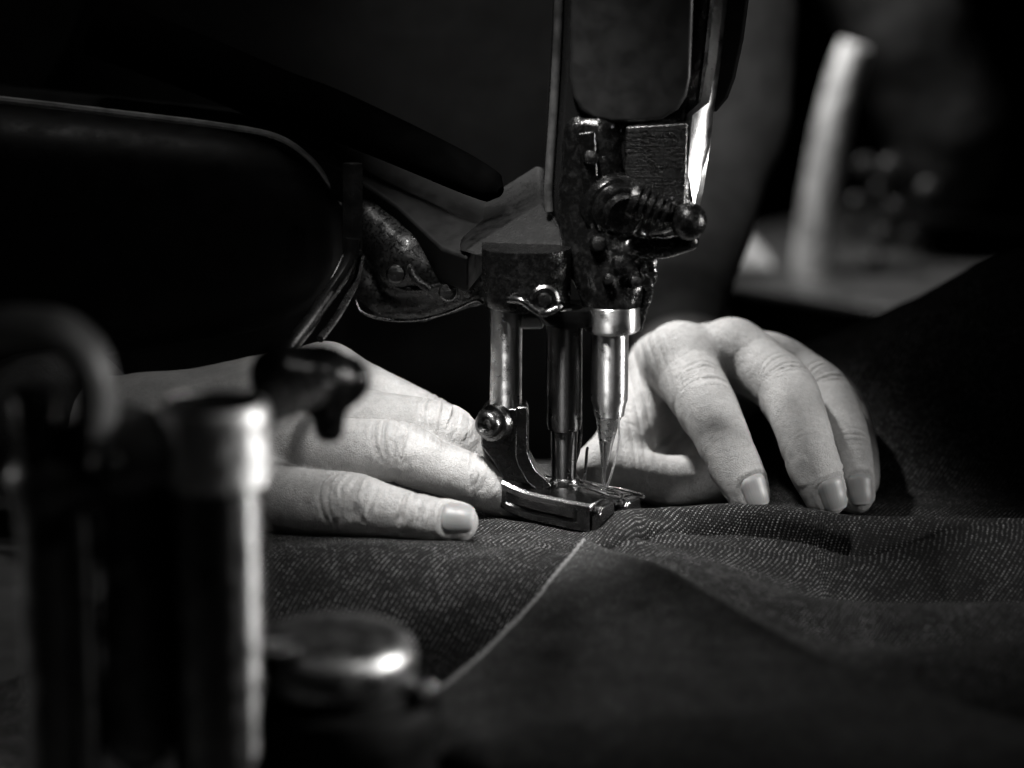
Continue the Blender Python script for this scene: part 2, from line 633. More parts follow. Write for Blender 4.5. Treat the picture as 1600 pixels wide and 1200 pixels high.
def cloth_h(X, Y):
    z = np.zeros(X.shape)
    # long soft undulation
    P = np.stack([X.ravel() * 0.012, Y.ravel() * 0.016, np.zeros(X.size)], 1)
    z += 2.2 * fbm(P, 3, 5).reshape(X.shape) * sstep(20, 90, np.hypot(X + 5, Y + 30))
    # sag towards the camera on the left
    z -= 19.0 * sstep(-68, -115, Y) * sstep(-5, -40, X)
    z += 2.0 * np.exp(-((Y + 66 - 0.10 * (X + 50)) / 12.0) ** 2) * sstep(-12, -50, X)
    z -= 4.0 * sstep(-80, -170, X)
    # right-hand fold: lip, steep fall behind, slow slope in front
    ry = ridge_y(X)
    d = Y - ry
    on = sstep(-10, 6, X)
    cy_ = crease_y(np.minimum(X, 92.0)) + 0.05 * np.maximum(X - 92, 0)
    hw = np.maximum((ry - cy_) * 0.5, 4.0)
    t = (Y - (ry + cy_) * 0.5) / hw
    roll = np.clip(1 - np.abs(t) ** 2.4, 0, 1) ** 0.55
    soft = sstep(78, 120, X)                                   # the roll flattens out to the right
    front = 1.2 * np.exp(-((Y - cy_) / 22.0) ** 2)             # cloth lying in front of it
    slope = (5.6 + 2.6 * sstep(15, 60, X)) * np.exp(-(np.minimum(t - 0.3, 0) * hw / 22.0) ** 2)
    RH = 5.6 + 2.6 * sstep(15, 60, X)
    z += on * np.where(t > 0.3, roll * RH - 9.0 * sstep(0.55, 1.25, t) * (t < 1.25) - 9.0 * (t >= 1.25),
                       (1 - soft) * np.maximum(roll * RH, front) + soft * slope)
    z += (1 - on) * (d > 6) * (-6.0 * sstep(6, 40, d))
    z -= (1 - soft) * on * 2.6 * np.exp(-((t + 1.03) * hw / 0.9) ** 2)
    # valley and second swell across the right
    va = np.exp(-((Y + 78 + 0.06 * (X - 60)) / 20.0) ** 2)
    z -= 17.0 * va * sstep(25, 90, X)
    z += 3.0 * np.exp(-((Y + 116 + 0.10 * (X - 60)) / 15.0) ** 2) * sstep(20, 80, X)
    z -= 5.0 * np.exp(-((Y + 138) / 14.0) ** 2) * sstep(40, 90, X)
    z += 4.0 * np.exp(-((Y + 165) / 15.0) ** 2) * sstep(55, 100, X)
    # turned-over panel between stitching and its free edge
    s = side_of(panel_edge, X, Y)                    # <0 : camera side of the edge
    along = sstep(-52, -120, Y)
    st = side_of(stitch_xy, X, Y)                    # >0 : panel side of the stitching
    rise = (1.4 + 7.5 * along)
    inside = sstep(1.6, -1.6, s)
    w = np.clip(st / (np.abs(st) + np.abs(s) + 1e-6), 0, 1)
    z = z * (1 - 0.75 * inside * (st > 0)) + inside * sstep(-0.4, 1.2, st) * (1.6 + rise * w ** 2.0)
    z += inside * (st > 0) * 0.35 * np.exp(-((s + 3.5) / 2.2) ** 2)
    # furrow along the stitching
    z -= 0.5 * np.exp(-((st + 1.5) / 1.5) ** 2) * (Y < -50)
    # heap of cloth, back right
    p0 = [(1180, 590), (1280, 545), (1360, 497), (1450, 442), (1530, 400), (1600, 376), (1720, 345)]
    prof = np.array([[at(a, b, 118)[0], at(a, b, 118)[2]] for a, b in p0])
    hx = np.interp(X, np.r_[prof[0, 0] - 60, prof[:, 0]], np.r_[-9, prof[:, 1]])
    z = z + np.maximum(hx + 4, 0) * sstep(34, 116, Y) * (1 - 0.25 * sstep(125, 170, Y))
    # a stitched hem running up the heap
    hem = (X - 118) * 0.55 - (Y - 60)
    z += 1.2 * np.exp(-(hem / 2.0) ** 2) * sstep(40, 60, Y) * (X > 80)
    z -= 1.0 * np.exp(-((hem - 9) / 1.5) ** 2) * sstep(40, 60, Y) * (X > 80)
    # drag lines fanning out from under the foot
    rx, ry_ = X + 6, Y + 38
    rr = np.hypot(rx, ry_) + 1e-6
    an = np.arctan2(ry_, rx)
    fan = np.exp(-((rr - 34) / 22) ** 2) * sstep(12, 26, rr)
    z += 0.9 * fan * np.sin(an * 11 + 1.3 * np.sin(an * 3 + 1) + rr * 0.02) * (Y < 0)
    # small puckers near the needle
    P = np.stack([X.ravel() * 0.09, Y.ravel() * 0.09, np.zeros(X.size)], 1)
    z += 0.35 * fbm(P, 2, 9).reshape(X.shape)
    # rolled front edge
    e = Y - edge_y(X)
    z -= 7.0 * np.exp(-np.maximum(e, 0) / 5.0)
    return z


def make_cloth():
    xs = np.arange(-205, 245, 0.9)
    ys = np.concatenate([np.arange(-275, -60, 1.0), np.arange(-60, 5, 0.6), np.arange(5, 176, 1.3)])
    X, Y = np.meshgrid(xs, ys)
    Z = np.maximum(cloth_h(X, Y), TABLE_Z + 0.4)
    # coordinates along the cloth itself, so the weave does not stretch on the slopes
    dv = np.hypot(np.diff(Y, axis=0), np.diff(Z, axis=0))
    V = np.vstack([np.zeros((1, X.shape[1])), np.cumsum(dv, axis=0)])
    V = V - V[len(ys) // 2] + Y[len(ys) // 2]
    du = np.hypot(np.diff(X, axis=1), np.diff(Z, axis=1) * 0.7)
    U = np.hstack([np.zeros((X.shape[0], 1)), np.cumsum(du, axis=1)])
    U = U - U[:, [230]] + X[:, [230]]
    lb = np.array([on_z(-40, 985, -4)[:2], on_z(0, 972, -4)[:2], on_z(100, 930, -4)[:2], on_z(240, 886, -2)[:2], on_z(330, 850, -2)[:2]])
    lbx = np.interp(Y, lb[:, 1], lb[:, 0])
    keep = (Y > edge_y(X)) & (X > np.where(Y < -40, lbx, -150 + 0.2 * Y)) & ((Y < 60) | (X > 40))
    n = len(xs)
    idx = np.arange(X.size).reshape(X.shape)
    q = np.stack([idx[:-1, :-1], idx[:-1, 1:], idx[1:, 1:], idx[1:, :-1]], -1)
    k = keep[:-1, :-1] & keep[:-1, 1:] & keep[1:, 1:] & keep[1:, :-1]
    q = q[k]
    used = np.unique(q)
    remap = np.full(X.size, -1)
    remap[used] = np.arange(len(used))
    V3 = np.stack([X.ravel(), Y.ravel(), Z.ravel()], 1)[used]
    o = link('denim_cloth', V3, remap[q], M_denim)
    uvl = o.data.uv_layers.new(name='UVMap')
    uvs = np.stack([U.ravel(), V.ravel()], 1)[used].astype(np.float32)
    li = np.empty(len(o.data.loops), dtype=np.int32)
    o.data.loops.foreach_get('vertex_index', li)
    uvl.data.foreach_set('uv', uvs[li].ravel())
    o.data.materials.append(M_denim_back)
    ctr = V3[remap[q]].mean(1)
    turned_ = (side_of(panel_edge, ctr[:, 0], ctr[:, 1]) < 0) & (side_of(stitch_xy, ctr[:, 0], ctr[:, 1]) > 0.8) & (ctr[:, 1] < -46)
    o.data.polygons.foreach_set('material_index', turned_.astype(np.int32))
    sm = o.modifiers.new('thickness', 'SOLIDIFY')
    sm.thickness = 1.1 * MM
    sm.offset = -1
    return o


cloth = make_cloth()
tag(cloth, 'dark denim cloth folded and draped across the table under the presser foot', 'cloth')


def cz(x, y):
    return float(cloth_h(np.array([[x]]), np.array([[y]]))[0, 0])


# topstitching: one short twisted stitch after another, each sinking at its ends
def stitch_mesh():
    m = MB()
    for strand in range(3):
        pts = []
        for t in np.linspace(0, 1, 9):
            a = strand * 2 * math.pi / 3 + t * 5.0
            pts.append((t * 3.5 - 1.75, 0.30 * math.cos(a), 0.8 * math.sin(math.pi * t) ** 0.6 - 0.5 + 0.34 * math.sin(a)))
        m.tube(pts, 0.31, 7)
    return m


line = crom(np.c_[stitch_xy, np.zeros(len(stitch_xy))], 30)[:, :2]
seg = np.r_[0, np.cumsum(np.hypot(*np.diff(line, axis=0).T))]
proto = None
L = 4.5
for k in range(int(seg[-1] / L)):
    s = (k + 0.5) * L
    x, y = np.interp(s, seg, line[:, 0]), np.interp(s, seg, line[:, 1])
    x2, y2 = np.interp(s + 1.4, seg, line[:, 0]), np.interp(s + 1.4, seg, line[:, 1])
    if proto is None:
        proto = o = stitch_mesh().build('stitch', M_thread, cloth)
    else:
        o = proto.copy()
        col.objects.link(o)
        o.parent = cloth
    nn_ = np.array([-(y2 - y), x2 - x]) / math.hypot(x2 - x, y2 - y)      # towards the panel
    x, y, x2, y2 = x + nn_[0] * 1.9, y + nn_[1] * 1.9, x2 + nn_[0] * 1.9, y2 + nn_[1] * 1.9
    dz = cz(x2, y2) - cz(x, y)
    o.location = Vector((x, y, cz(x, y) + 0.45)) * MM
    dirv = Vector((x2 - x, y2 - y, dz))
    o.rotation_euler = dirv.to_track_quat('X', 'Z').to_euler()
    o.rotation_euler.z += random.uniform(-.04, .04)
    o.scale = (1.03, random.uniform(.9, 1.1), random.uniform(.9, 1.1))


# ------------------------------------------------------------------ bodies: distance fields turned into one mesh
class Field:
    def __init__(s, lo, hi, h):
        s.lo = np.asarray(lo, float)
        s.h = h
        s.n = np.ceil((np.asarray(hi) - s.lo) / h).astype(int) + 1
        s.ax = [s.lo[i] + h * np.arange(s.n[i]) for i in range(3)]

    def blank(s):
        return np.full(s.n, 30.0, dtype=np.float32)

    def sweep(s, F, pts, margin=9.0):
        for a, b in zip(pts[:-1], pts[1:]):
            r = max(a[3], b[3]) + margin
            i0 = np.maximum(np.floor((np.minimum(a[:3], b[:3]) - r - s.lo) / s.h).astype(int), 0)
            i1 = np.minimum(np.ceil((np.maximum(a[:3], b[:3]) + r - s.lo) / s.h).astype(int) + 1, s.n)
            if (i1 <= i0).any():
                continue
            x = s.ax[0][i0[0]:i1[0], None, None].astype(np.float32)
            y = s.ax[1][None, i0[1]:i1[1], None].astype(np.float32)
            z = s.ax[2][None, None, i0[2]:i1[2]].astype(np.float32)
            ab = (b[:3] - a[:3]).astype(np.float32)
            L2 = float(ab @ ab) + 1e-9
            t = ((x - a[0]) * ab[0] + (y - a[1]) * ab[1] + (z - a[2]) * ab[2]) / L2
            np.clip(t, 0, 1, out=t)
            d = np.sqrt((x - a[0] - t * ab[0]) ** 2 + (y - a[1] - t * ab[1]) ** 2 + (z - a[2] - t * ab[2]) ** 2)
            d -= a[3] + t * (b[3] - a[3])
            sl = tuple(slice(i0[k], i1[k]) for k in range(3))
            np.minimum(F[sl], d, out=F[sl])
        return F


def smin(a, b, k):
    h = np.maximum(k - np.abs(a - b), 0) / k
    return np.minimum(a, b) - h * h * k * 0.25


def surface_nets(fd, F):
    ins = F < 0
    nx, ny, nz = F.shape
    c = [(i, j, k) for i in (0, 1) for j in (0, 1) for k in (0, 1)]
    cnt = sum(ins[i:nx - 1 + i, j:ny - 1 + j, k:nz - 1 + k].astype(np.int8) for i, j, k in c)
    I, J, K = np.nonzero((cnt > 0) & (cnt < 8))
    vals = np.stack([F[I + i, J + j, K + k] for i, j, k in c], 1)
    acc = np.zeros((len(I), 3))
    num = np.zeros(len(I))
    for a in range(8):
        for b in range(a + 1, 8):
            df = [abs(c[a][q] - c[b][q]) for q in range(3)]
            if sum(df) != 1:
                continue
            m = (vals[:, a] < 0) != (vals[:, b] < 0)
            t = np.zeros(len(I))
            t[m] = vals[m, a] / (vals[m, a] - vals[m, b])
            p = np.array(c[a]) + t[:, None] * (np.array(c[b]) - np.array(c[a]))
            acc[m] += p[m]
            num[m] += 1
    V = (np.stack([I, J, K], 1) + acc / num[:, None]) * fd.h + fd.lo
    vid = np.full((nx - 1, ny - 1, nz - 1), -1, dtype=np.int64)
    vid[I, J, K] = np.arange(len(I))
    faces = []
    for ax in range(3):
        A = [slice(None)] * 3
        B = [slice(None)] * 3
        A[ax] = slice(0, -1)
        B[ax] = slice(1, None)
        a, b = ins[tuple(A)], ins[tuple(B)]
        e = np.argwhere(a != b)
        o1, o2 = [(1, 2), (2, 0), (0, 1)][ax]
        ok = (e[:, o1] > 0) & (e[:, o2] > 0) & (e[:, o1] < F.shape[o1] - 1) & (e[:, o2] < F.shape[o2] - 1)
        e = e[ok]
        q = []
        for d1, d2 in ((1, 1), (0, 1), (0, 0), (1, 0)):
            f = e.copy()
            f[:, o1] -= d1
            f[:, o2] -= d2
            q.append(vid[f[:, 0], f[:, 1], f[:, 2]])
        q = np.stack(q, 1)
        fl_ = ~a[e[:, 0], e[:, 1], e[:, 2]]
        q[fl_] = q[fl_][:, ::-1]
        faces.append(q)
    return V, np.concatenate(faces)


def sample(fd, F, P):
    g = (P - fd.lo) / fd.h
    i = np.clip(np.floor(g).astype(int), 0, fd.n - 2)
    f = g - i
    out = 0
    for a in (0, 1):
        for b in (0, 1):
            for c in (0, 1):
                w = ((f[:, 0] if a else 1 - f[:, 0]) * (f[:, 1] if b else 1 - f[:, 1]) * (f[:, 2] if c else 1 - f[:, 2]))
                out = out + w * F[i[:, 0] + a, i[:, 1] + b, i[:, 2] + c]
    return out


def blur(F, it=1):
    for _ in range(it):
        for ax in range(3):
            G_ = np.moveaxis(F, ax, 0)
            G_[1:-1] = 0.25 * G_[:-2] + 0.5 * G_[1:-1] + 0.25 * G_[2:]
    return F


def gradient(fd, F, P, e=0.8):
    g = np.stack([sample(fd, F, P + np.eye(3)[k] * e) - sample(fd, F, P - np.eye(3)[k] * e) for k in range(3)], 1)
    return g / (np.linalg.norm(g, axis=1, keepdims=True) + 1e-9)


def drop_islands(V, Fc):
    """keep the largest connected piece"""
    lab = np.arange(len(V))
    while True:
        new = lab.copy()
        m = lab[Fc].min(1)
        for k in range(4):
            np.minimum.at(new, Fc[:, k], m)
        new = new[new]
        if (new == lab).all():
            break
        lab = new
    vals, cnt = np.unique(lab, return_counts=True)
    k = lab == vals[cnt.argmax()]
    rm = np.cumsum(k) - 1
    return V[k], rm[Fc[k[Fc[:, 0]]]]


def px_chain(rows):
    return np.array([np.r_[at(a, b, y), r] for a, b, y, r in rows])


def hand(name, fingers, palm, parent, h=0.62, k_palm=9.0, k_root=5.0, feature=None):
    """fingers: dict of (rows, pip index, dip index, dorsal vector, wrinkle strength, nail or None)"""
    chains = {}
    allp = []
    for nme, f in fingers.items():
        ch = crom(px_chain(f['rows']), 7)
        chains[nme] = ch
        allp.append(ch)
    palms = [px_chain(p) for p in palm]
    cat_ = np.vstack(allp + palms)
    lo = (cat_[:, :3] - cat_[:, 3:]).min(0) - 4
    hi = (cat_[:, :3] + cat_[:, 3:]).max(0) + 4
    fd = Field(lo, hi, h)
    fing = None
    for nme, ch in chains.items():
        F = fd.sweep(fd.blank(), ch, 7)
        nl = fingers[nme].get('nail')
        if nl:                                  # flesh that carries the nail plate to its free edge
            T = ch[-1, :3] - ch[-5, :3]
            T /= np.linalg.norm(T)
            D = np.asarray(nl['dir'], float)
            D = D - T * D.dot(T)
            D /= np.linalg.norm(D)
            rs = ch[-1, 3]
            q0 = np.r_[ch[-1, :3] - T * 2 + D * rs * .30, rs * .72]
            q1 = np.r_[ch[-1, :3] + T * rs * .34 + D * rs * .32, rs * .68]
            F = smin(F, fd.sweep(fd.blank(), np.array([q0, q1]), 7), 2.5)
        fing = F if fing is None else smin(fing, F, 1.1)
    pal = None
    for p in palms:
        F = fd.sweep(fd.blank(), p, 13)
        pal = F if pal is None else smin(pal, F, k_palm)
    F = blur(smin(fing, pal, k_root), 1)
    V, Q = surface_nets(fd, F)
    V, Q = drop_islands(V, Q)
    N = gradient(fd, F, V)
    disp = np.zeros(len(V))
    # which finger each point belongs to
    owner = np.full(len(V), 1e9)
    info = {}
    for nme, ch in chains.items():
        s = np.r_[0, np.cumsum(np.linalg.norm(np.diff(ch[:, :3], axis=0), axis=1))]
        best = np.full(len(V), 1e9)
        bs = np.zeros(len(V))
        bc = np.zeros((len(V), 3))
        bt = np.zeros((len(V), 3))
        for i in range(len(ch) - 1):
            a, b = ch[i], ch[i + 1]
            ab = b[:3] - a[:3]
            L2 = ab @ ab
            tr = ((V - a[:3]) @ ab) / L2
            t = np.clip(tr, 0, 1)
            pr = a[:3] + t[:, None] * ab
            d = np.linalg.norm(V - pr, axis=1) - (a[3] + t * (b[3] - a[3]))
            m = d < best
            tt = tr if i == len(ch) - 2 else t
            best[m] = d[m]
            bs[m] = (s[i] + tt * math.sqrt(L2))[m]
            bc[m] = pr[m]
            bt[m] = ab / math.sqrt(L2)
        info[nme] = (best, bs, bc, bt, s)
        owner = np.minimum(owner, best)
    jit = fbm(V * 0.16, 2, 21)
    for nme, f in fingers.items():
        best, bs, bc, bt, s = info[nme]
        mine = (best <= owner + 0.02) & (best < 1.6)
        D = np.asarray(f['dorsal'], float)[None, :] - bt * (bt @ np.asarray(f['dorsal'], float))[:, None]
        D /= np.linalg.norm(D, axis=1, keepdims=True) + 1e-9
        Lt = np.cross(bt, D)
        rad = V - bc
        th = np.arctan2((rad * Lt).sum(1), (rad * D).sum(1))
        w = f.get('wrinkle', 1.0)
        for jn, offs, amp, wid in (('pip', (-7.2, -4.6, -2.3, -0.2, 2.0, 4.4, 6.6), 1.45, 0.6), ('dip', (-3.0, -0.9, 1.0, 2.8), 0.9, 0.45)):
            s0 = s[f[jn] * 7]
            win = np.clip(np.cos(np.clip(th * (1.25 if jn == 'pip' else 1.1), -1.57, 1.57)), 0, 1) ** 0.7
            # padded knuckle
            disp += mine * w * (0.55 if jn == 'pip' else 0.2) * np.exp(-((bs - s0) / 6.0) ** 2) * np.exp(-(th / 0.75) ** 2)
            for q, o in enumerate(offs):
                sl = s0 + o * (1 - 0.42 * th ** 2) + 0.4 * jit + 0.25 * math.sin(q * 2.3 + len(nme))
                a = amp * (1.0 - 0.07 * abs(o)) * (0.75 + 0.35 * math.sin(q * 1.7 + 1))
                disp -= mine * w * a * win * np.exp(-((bs - sl) / wid) ** 2)
                disp += mine * w * 0.35 * a * win * np.exp(-((bs - sl - 1.1) / 0.7) ** 2)
            # fold on the palm side
            win2 = np.clip(-np.cos(th) + 0.35, 0, 1)
            disp -= mine * (0.9 if jn == 'pip' else 0.7) * win2 * np.exp(-((bs - s0 - 0.8) / 1.0) ** 2)
            disp += mine * 0.5 * win2 * np.exp(-((bs - s0 - 6.5) / 4.5) ** 2)
        # lengthwise skin lines on the back of the finger
        cross = vnoise(np.stack([bs * 0.95, th * 2.2, np.full(len(V), 3.0)], 1), 4)
        disp += mine * 0.10 * w * cross * np.clip(np.cos(th) + 0.3, 0, 1) * sstep(s[-1], s[-1] - 5, bs)
        f['_frame'] = (s, chains[nme])
    disp += 0.07 * fbm(V * 0.20, 3, 31) + 0.018 * fbm(V * 0.9, 2, 33)
    if feature is not None:
        disp += feature(V, N)
    nails = []
    # nail beds
    for nme, f in fingers.items():
        nl = f.get('nail')
        if not nl:
            continue
        s, ch = f['_frame']
        end, pre = ch[-1], ch[-5]
        T = end[:3] - pre[:3]
        T /= np.linalg.norm(T)
        D = np.asarray(nl.get('dir', f['dorsal']), float)
        D = D - T * D.dot(T)
        D /= np.linalg.norm(D)
        Lt = np.cross(T, D)
        half, s0, s1 = nl['half'], nl['s0'], nl['s1']      # half angle; reach before/after the last axis point
        rs = end[3]
        nu, nv = 17, 15
        vv, uu = np.meshgrid(np.linspace(0, 1, nv), np.linspace(-1, 1, nu), indexing='ij')
        pts = np.zeros((nv, nu, 3))
        nrm = np.zeros((nv, nu, 3))
        for i in range(nv):
            v = vv[i, 0]
            sh = (1 - 0.42 * max(0, 1 - v / 0.30) ** 2.2) * (1 - 0.28 * max(0, (v - 0.8) / 0.2) ** 2.5)           # rounded root
            for j in range(nu):
                u = uu[i, j] * sh
                ang = u * half
                vs = v - 0.05 * (u * u) * (v > 0.5) * (v - 0.5) * 2 + 0.08 * u * u * max(0, 1 - v * 3)
                along = s0 + (s1 - s0) * vs
                dr = D * math.cos(ang) + Lt * math.sin(ang)
                axp = end[:3] + T * along
                nrm[i, j] = dr
                pts[i, j] = axp
        flat = pts.reshape(-1, 3)
        dirs = nrm.reshape(-1, 3)
        r = np.full(len(flat), rs * 0.95)
        ins_ = np.minimum((flat - end[:3]) @ T, 0.6)              # beyond the pad the plate runs straight on
        probe0 = end[:3] + T * ins_[:, None]
        for _ in range(12):
            r = r - 0.8 * sample(fd, F, probe0 + dirs * r[:, None])
        over = np.maximum((flat - end[:3]) @ T - 0.6, 0)
        r = r - 0.035 * over ** 2
        edge = np.minimum.reduce([(1 - np.abs(uu)) * 4.0, vv * 6.0, np.ones_like(uu)]).ravel()
        edge = np.clip(edge, 0, 1)
        lift = 0.30 - 0.75 * (1 - edge) ** 2
        P = flat + dirs * (r + lift)[:, None]
        nails.append((P, nu, nv, dirs, uu, vv))
        # groove and raised rim in the skin round the plate
        rel = V - end[:3]
        al = rel @ T
        an = np.arctan2(rel @ Lt, rel @ D)
        near = np.linalg.norm(rel, axis=1) < rs * 3.2
        cu = an / half
        cv = (al - 0.5 * (s0 + s1)) / (0.5 * (s1 - s0))
        rho = (np.abs(cu) ** 3 + np.abs(cv) ** 3) ** (1 / 3)
        disp += near * (np.abs(an) < 1.7) * (cv < 0.75) * (-0.75 * np.exp(-((rho - 0.9) / 0.2) ** 2) + 0.45 * np.exp(-((rho - 1.26) / 0.16) ** 2))
    V2 = V + N * disp[:, None]
    o = link(name, V2, Q[:, ::-1].copy(), M_skin, parent)
    for P, nu, nv, dirs, uu, vv in nails:
        fc = np.array([(i * nu + j, i * nu + j + 1, (i + 1) * nu + j + 1, (i + 1) * nu + j) for i in range(nv - 1) for j in range(nu - 1)])
        c0 = P[fc[len(fc) // 2]]
        if np.cross(c0[1] - c0[0], c0[2] - c0[0]) @ dirs[len(dirs) // 2] < 0:
            fc = fc[:, ::-1].copy()
        n_ = link('fingernail', P, fc, M_nail, o)
        uvl = n_.data.uv_layers.new(name='UVMap')
        uvs = np.stack([(uu.ravel() + 1) / 2, vv.ravel()], 1).astype(np.float32)
        li = np.empty(len(n_.data.loops), dtype=np.int32)
        n_.data.loops.foreach_get('vertex_index', li)
        uvl.data.foreach_set('uv', uvs[li].ravel())
        so = n_.modifiers.new('thickness', 'SOLIDIFY')
        so.thickness = 0.45 * MM
        so.offset = -1
        ss = n_.modifiers.new('round', 'SUBSURF')
        ss.levels = ss.render_levels = 1
    return o


person = empty('person', (-20, 260, TABLE_Z))
tag(person, 'person in a dark shirt behind the machine guiding the denim with both bare hands', 'person')

# the hand on the left of the picture: flat, little finger nearest
hand_a = hand('hand', {
    'little': dict(rows=[(385, 768, -30, 12.5), (465, 785, -42, 11.6), (548, 790, -48, 11.0), (595, 799, -50, 9.4),
                         (642, 808, -52, 8.3), (690, 815, -53, 7.5), (714, 817, -54, 6.7)],
                   pip=2, dip=4, dorsal=(0, -.75, .66), wrinkle=1.15, nail=dict(half=0.92, s0=-4.0, s1=7.0, dir=(0.0, -.80, .60))),
    'ring': dict(rows=[(430, 690, -16, 12.0), (520, 702, -28, 10.8), (620, 706, -30, 10.4), (682, 730, -28, 9.0),
                       (735, 748, -26, 8.5), (778, 772, -22, 7.4), (800, 782, -20, 6.4)],
                 pip=2, dip=4, dorsal=(0, -.55, .83), wrinkle=1.0),
    'middle': dict(rows=[(450, 640, -4, 12.0), (560, 656, -10, 10.8), (685, 673, -12, 10.0), (725, 700, -10, 9.0),
                         (760, 725, -8, 8.0), (785, 745, -7, 7.2), (800, 757, -6, 6.8)],
                   pip=2, dip=4, dorsal=(0, -.45, .9), wrinkle=0.9),
    'index': dict(rows=[(510, 590, 12, 11.6), (585, 622, 14, 10.6), (680, 668, 14, 10.0), (720, 695, 14, 9.0),
                        (750, 715, 14, 8.0), (775, 735, 14, 7.4), (790, 745, 14, 7.0)],
                  pip=2, dip=4, dorsal=(0, -.3, .95), wrinkle=0.5),
}, [
    [(240, 664, 12, 16.0), (400, 618, 13, 14.0), (510, 589, 12, 11.4)],
    [(240, 668, 0, 16.0), (380, 640, -2, 14.0), (462, 634, -6, 12.0)],
    [(240, 680, -8, 15.5), (360, 680, -12, 14.0), (440, 690, -18, 12.0)],
    [(240, 690, -12, 15.0), (330, 730, -20, 14.0), (395, 768, -31, 12.4)],
    [(300, 690, 22, 13.0), (470, 700, 34, 12.0), (560, 735, 36, 9.5)],
    [(250, 672, 2, 17.0), (60, 665, 40, 21.0), (-160, 640, 110, 28.0)],
], person)

# the hand on the right: arched, fingertips pressing behind the fold


def hand_b_feature(V, N):
    """stretched skin folds between thumb and forefinger"""
    c = at(1002, 600, 48)
    d = V - c
    u = d[:, 0] * 0.9 + 0.25 * d[:, 2]
    m = np.exp(-(d[:, 2] / 22) ** 2) * np.exp(-((d[:, 0]) / 9) ** 2) * (d[:, 1] < 25)
    return -0.45 * m * (0.5 + 0.5 * np.cos(u * 2 * math.pi / 3.4 + 0.03 * d[:, 2] ** 2 * 0.2)) ** 3


hand_b = hand('hand', {
    'index': dict(rows=[(1062, 560, 48, 12.6), (1078, 592, 38, 12.0), (1099, 626, 24, 11.2), (1121, 668, 8, 10.0),
                        (1138, 706, -2, 9.4), (1156, 741, -7, 8.6), (1167, 768, -9, 7.4)],
                  pip=2, dip=4, dorsal=(.25, -.55, .8), wrinkle=0.5, nail=dict(half=0.74, s0=-5.0, s1=6.6, dir=(.34, -.80, .45))),
    'middle': dict(rows=[(1143, 552, 52, 12.2), (1182, 574, 44, 11.2), (1227, 609, 28, 11.0), (1250, 658, 10, 9.9),
                         (1264, 704, -1, 9.5), (1278, 742, -7, 8.8), (1288, 771, -9, 7.6)],
                   pip=2, dip=4, dorsal=(.22, -.55, .8), wrinkle=0.52, nail=dict(half=0.74, s0=-5.2, s1=6.8, dir=(.30, -.82, .42))),
    'ring': dict(rows=[(1205, 572, 62, 11.4), (1243, 586, 57, 10.4), (1288, 618, 46, 10.4), (1311, 662, 30, 9.4),
                       (1323, 706, 18, 8.9), (1330, 744, 11, 8.2), (1334, 770, 8, 7.2)],
                 pip=2, dip=4, dorsal=(.22, -.55, .8), wrinkle=0.5, nail=dict(half=0.74, s0=-5.6, s1=5.8, dir=(.25, -.85, .42))),
    'little': dict(rows=[(1250, 600, 70, 9.8), (1290, 612, 68, 9.0), (1318, 640, 60, 8.4), (1333, 675, 48, 7.6),
                         (1341, 705, 38, 7.2), (1345, 735, 27, 6.8), (1347, 752, 20, 6.2)],
                   pip=2, dip=4, dorsal=(.3, -.5, .8), wrinkle=0.6),
    'thumb': dict(rows=[(1022, 612, 66, 13.5), (1002, 650, 52, 12.0), (978, 690, 38, 11.0), (962, 708, 31, 10.0),
                        (945, 723, 25, 9.4), (930, 732, 20, 8.6), (918, 737, 17, 7.4)],
                  pip=2, dip=4, dorsal=(-.5, -.4, .75), wrinkle=0.5),
}, [
    [(1052, 592, 104, 17.0), (1040, 575, 75, 14.5), (1062, 560, 48, 12.4)],
    [(1070, 592, 106, 17.0), (1110, 560, 78, 13.5), (1143, 552, 52, 12.0)],
    [(1090, 594, 108, 16.0), (1150, 572, 82, 13.0), (1205, 572, 58, 11.2)],
    [(1105, 600, 108, 15.0), (1180, 592, 86, 12.0), (1250, 600, 64, 9.8)],
    [(1050, 610, 100, 16.0), (1030, 620, 76, 14.0), (1012, 640, 56, 11.5)],
    [(1100, 640, 92, 14.0), (1120, 700, 50, 10.0), (1105, 752, 26, 9.4), (1040, 752, 23, 9.4), (985, 738, 22, 8.6)],
    [(1040, 655, 84, 15.0), (1075, 690, 66, 13.0), (1108, 722, 48, 11.0)],
    [(1070, 596, 108, 17.0), (1068, 570, 150, 21.0), (1068, 530, 190, 23.0)],
], person, feature=hand_b_feature)


def cloth_body(name, mat, groups, h, k, parent, wob=2.0):
    """clothing as one surface from swept sections (world mm rows)"""
    chains = [crom(np.array(g, float), 5) for g in groups]
    cat_ = np.vstack(chains)
    fd = Field((cat_[:, :3] - cat_[:, 3:]).min(0) - 2 * h, (cat_[:, :3] + cat_[:, 3:]).max(0) + 2 * h, h)
    F = None
    for c in chains:
        A = fd.sweep(fd.blank() + 90, c, 30)
        F = A if F is None else smin(F, A, k)
    V, Q = surface_nets(fd, blur(F, 1))
    V, Q = drop_islands(V, Q)
    N = gradient(fd, F, V, 2.0)
    V = V + N * (wob * fbm(V * 0.02, 3, 3) + 0.5 * wob * np.sin(V[:, 2] * 0.09 + 3 * fbm(V * 0.015, 2, 8)))[:, None]
    return link(name, V, Q[:, ::-1].copy(), mat, parent)


def w(px, py, Y, r):
    return tuple(at(px, py, Y)) + (r,)


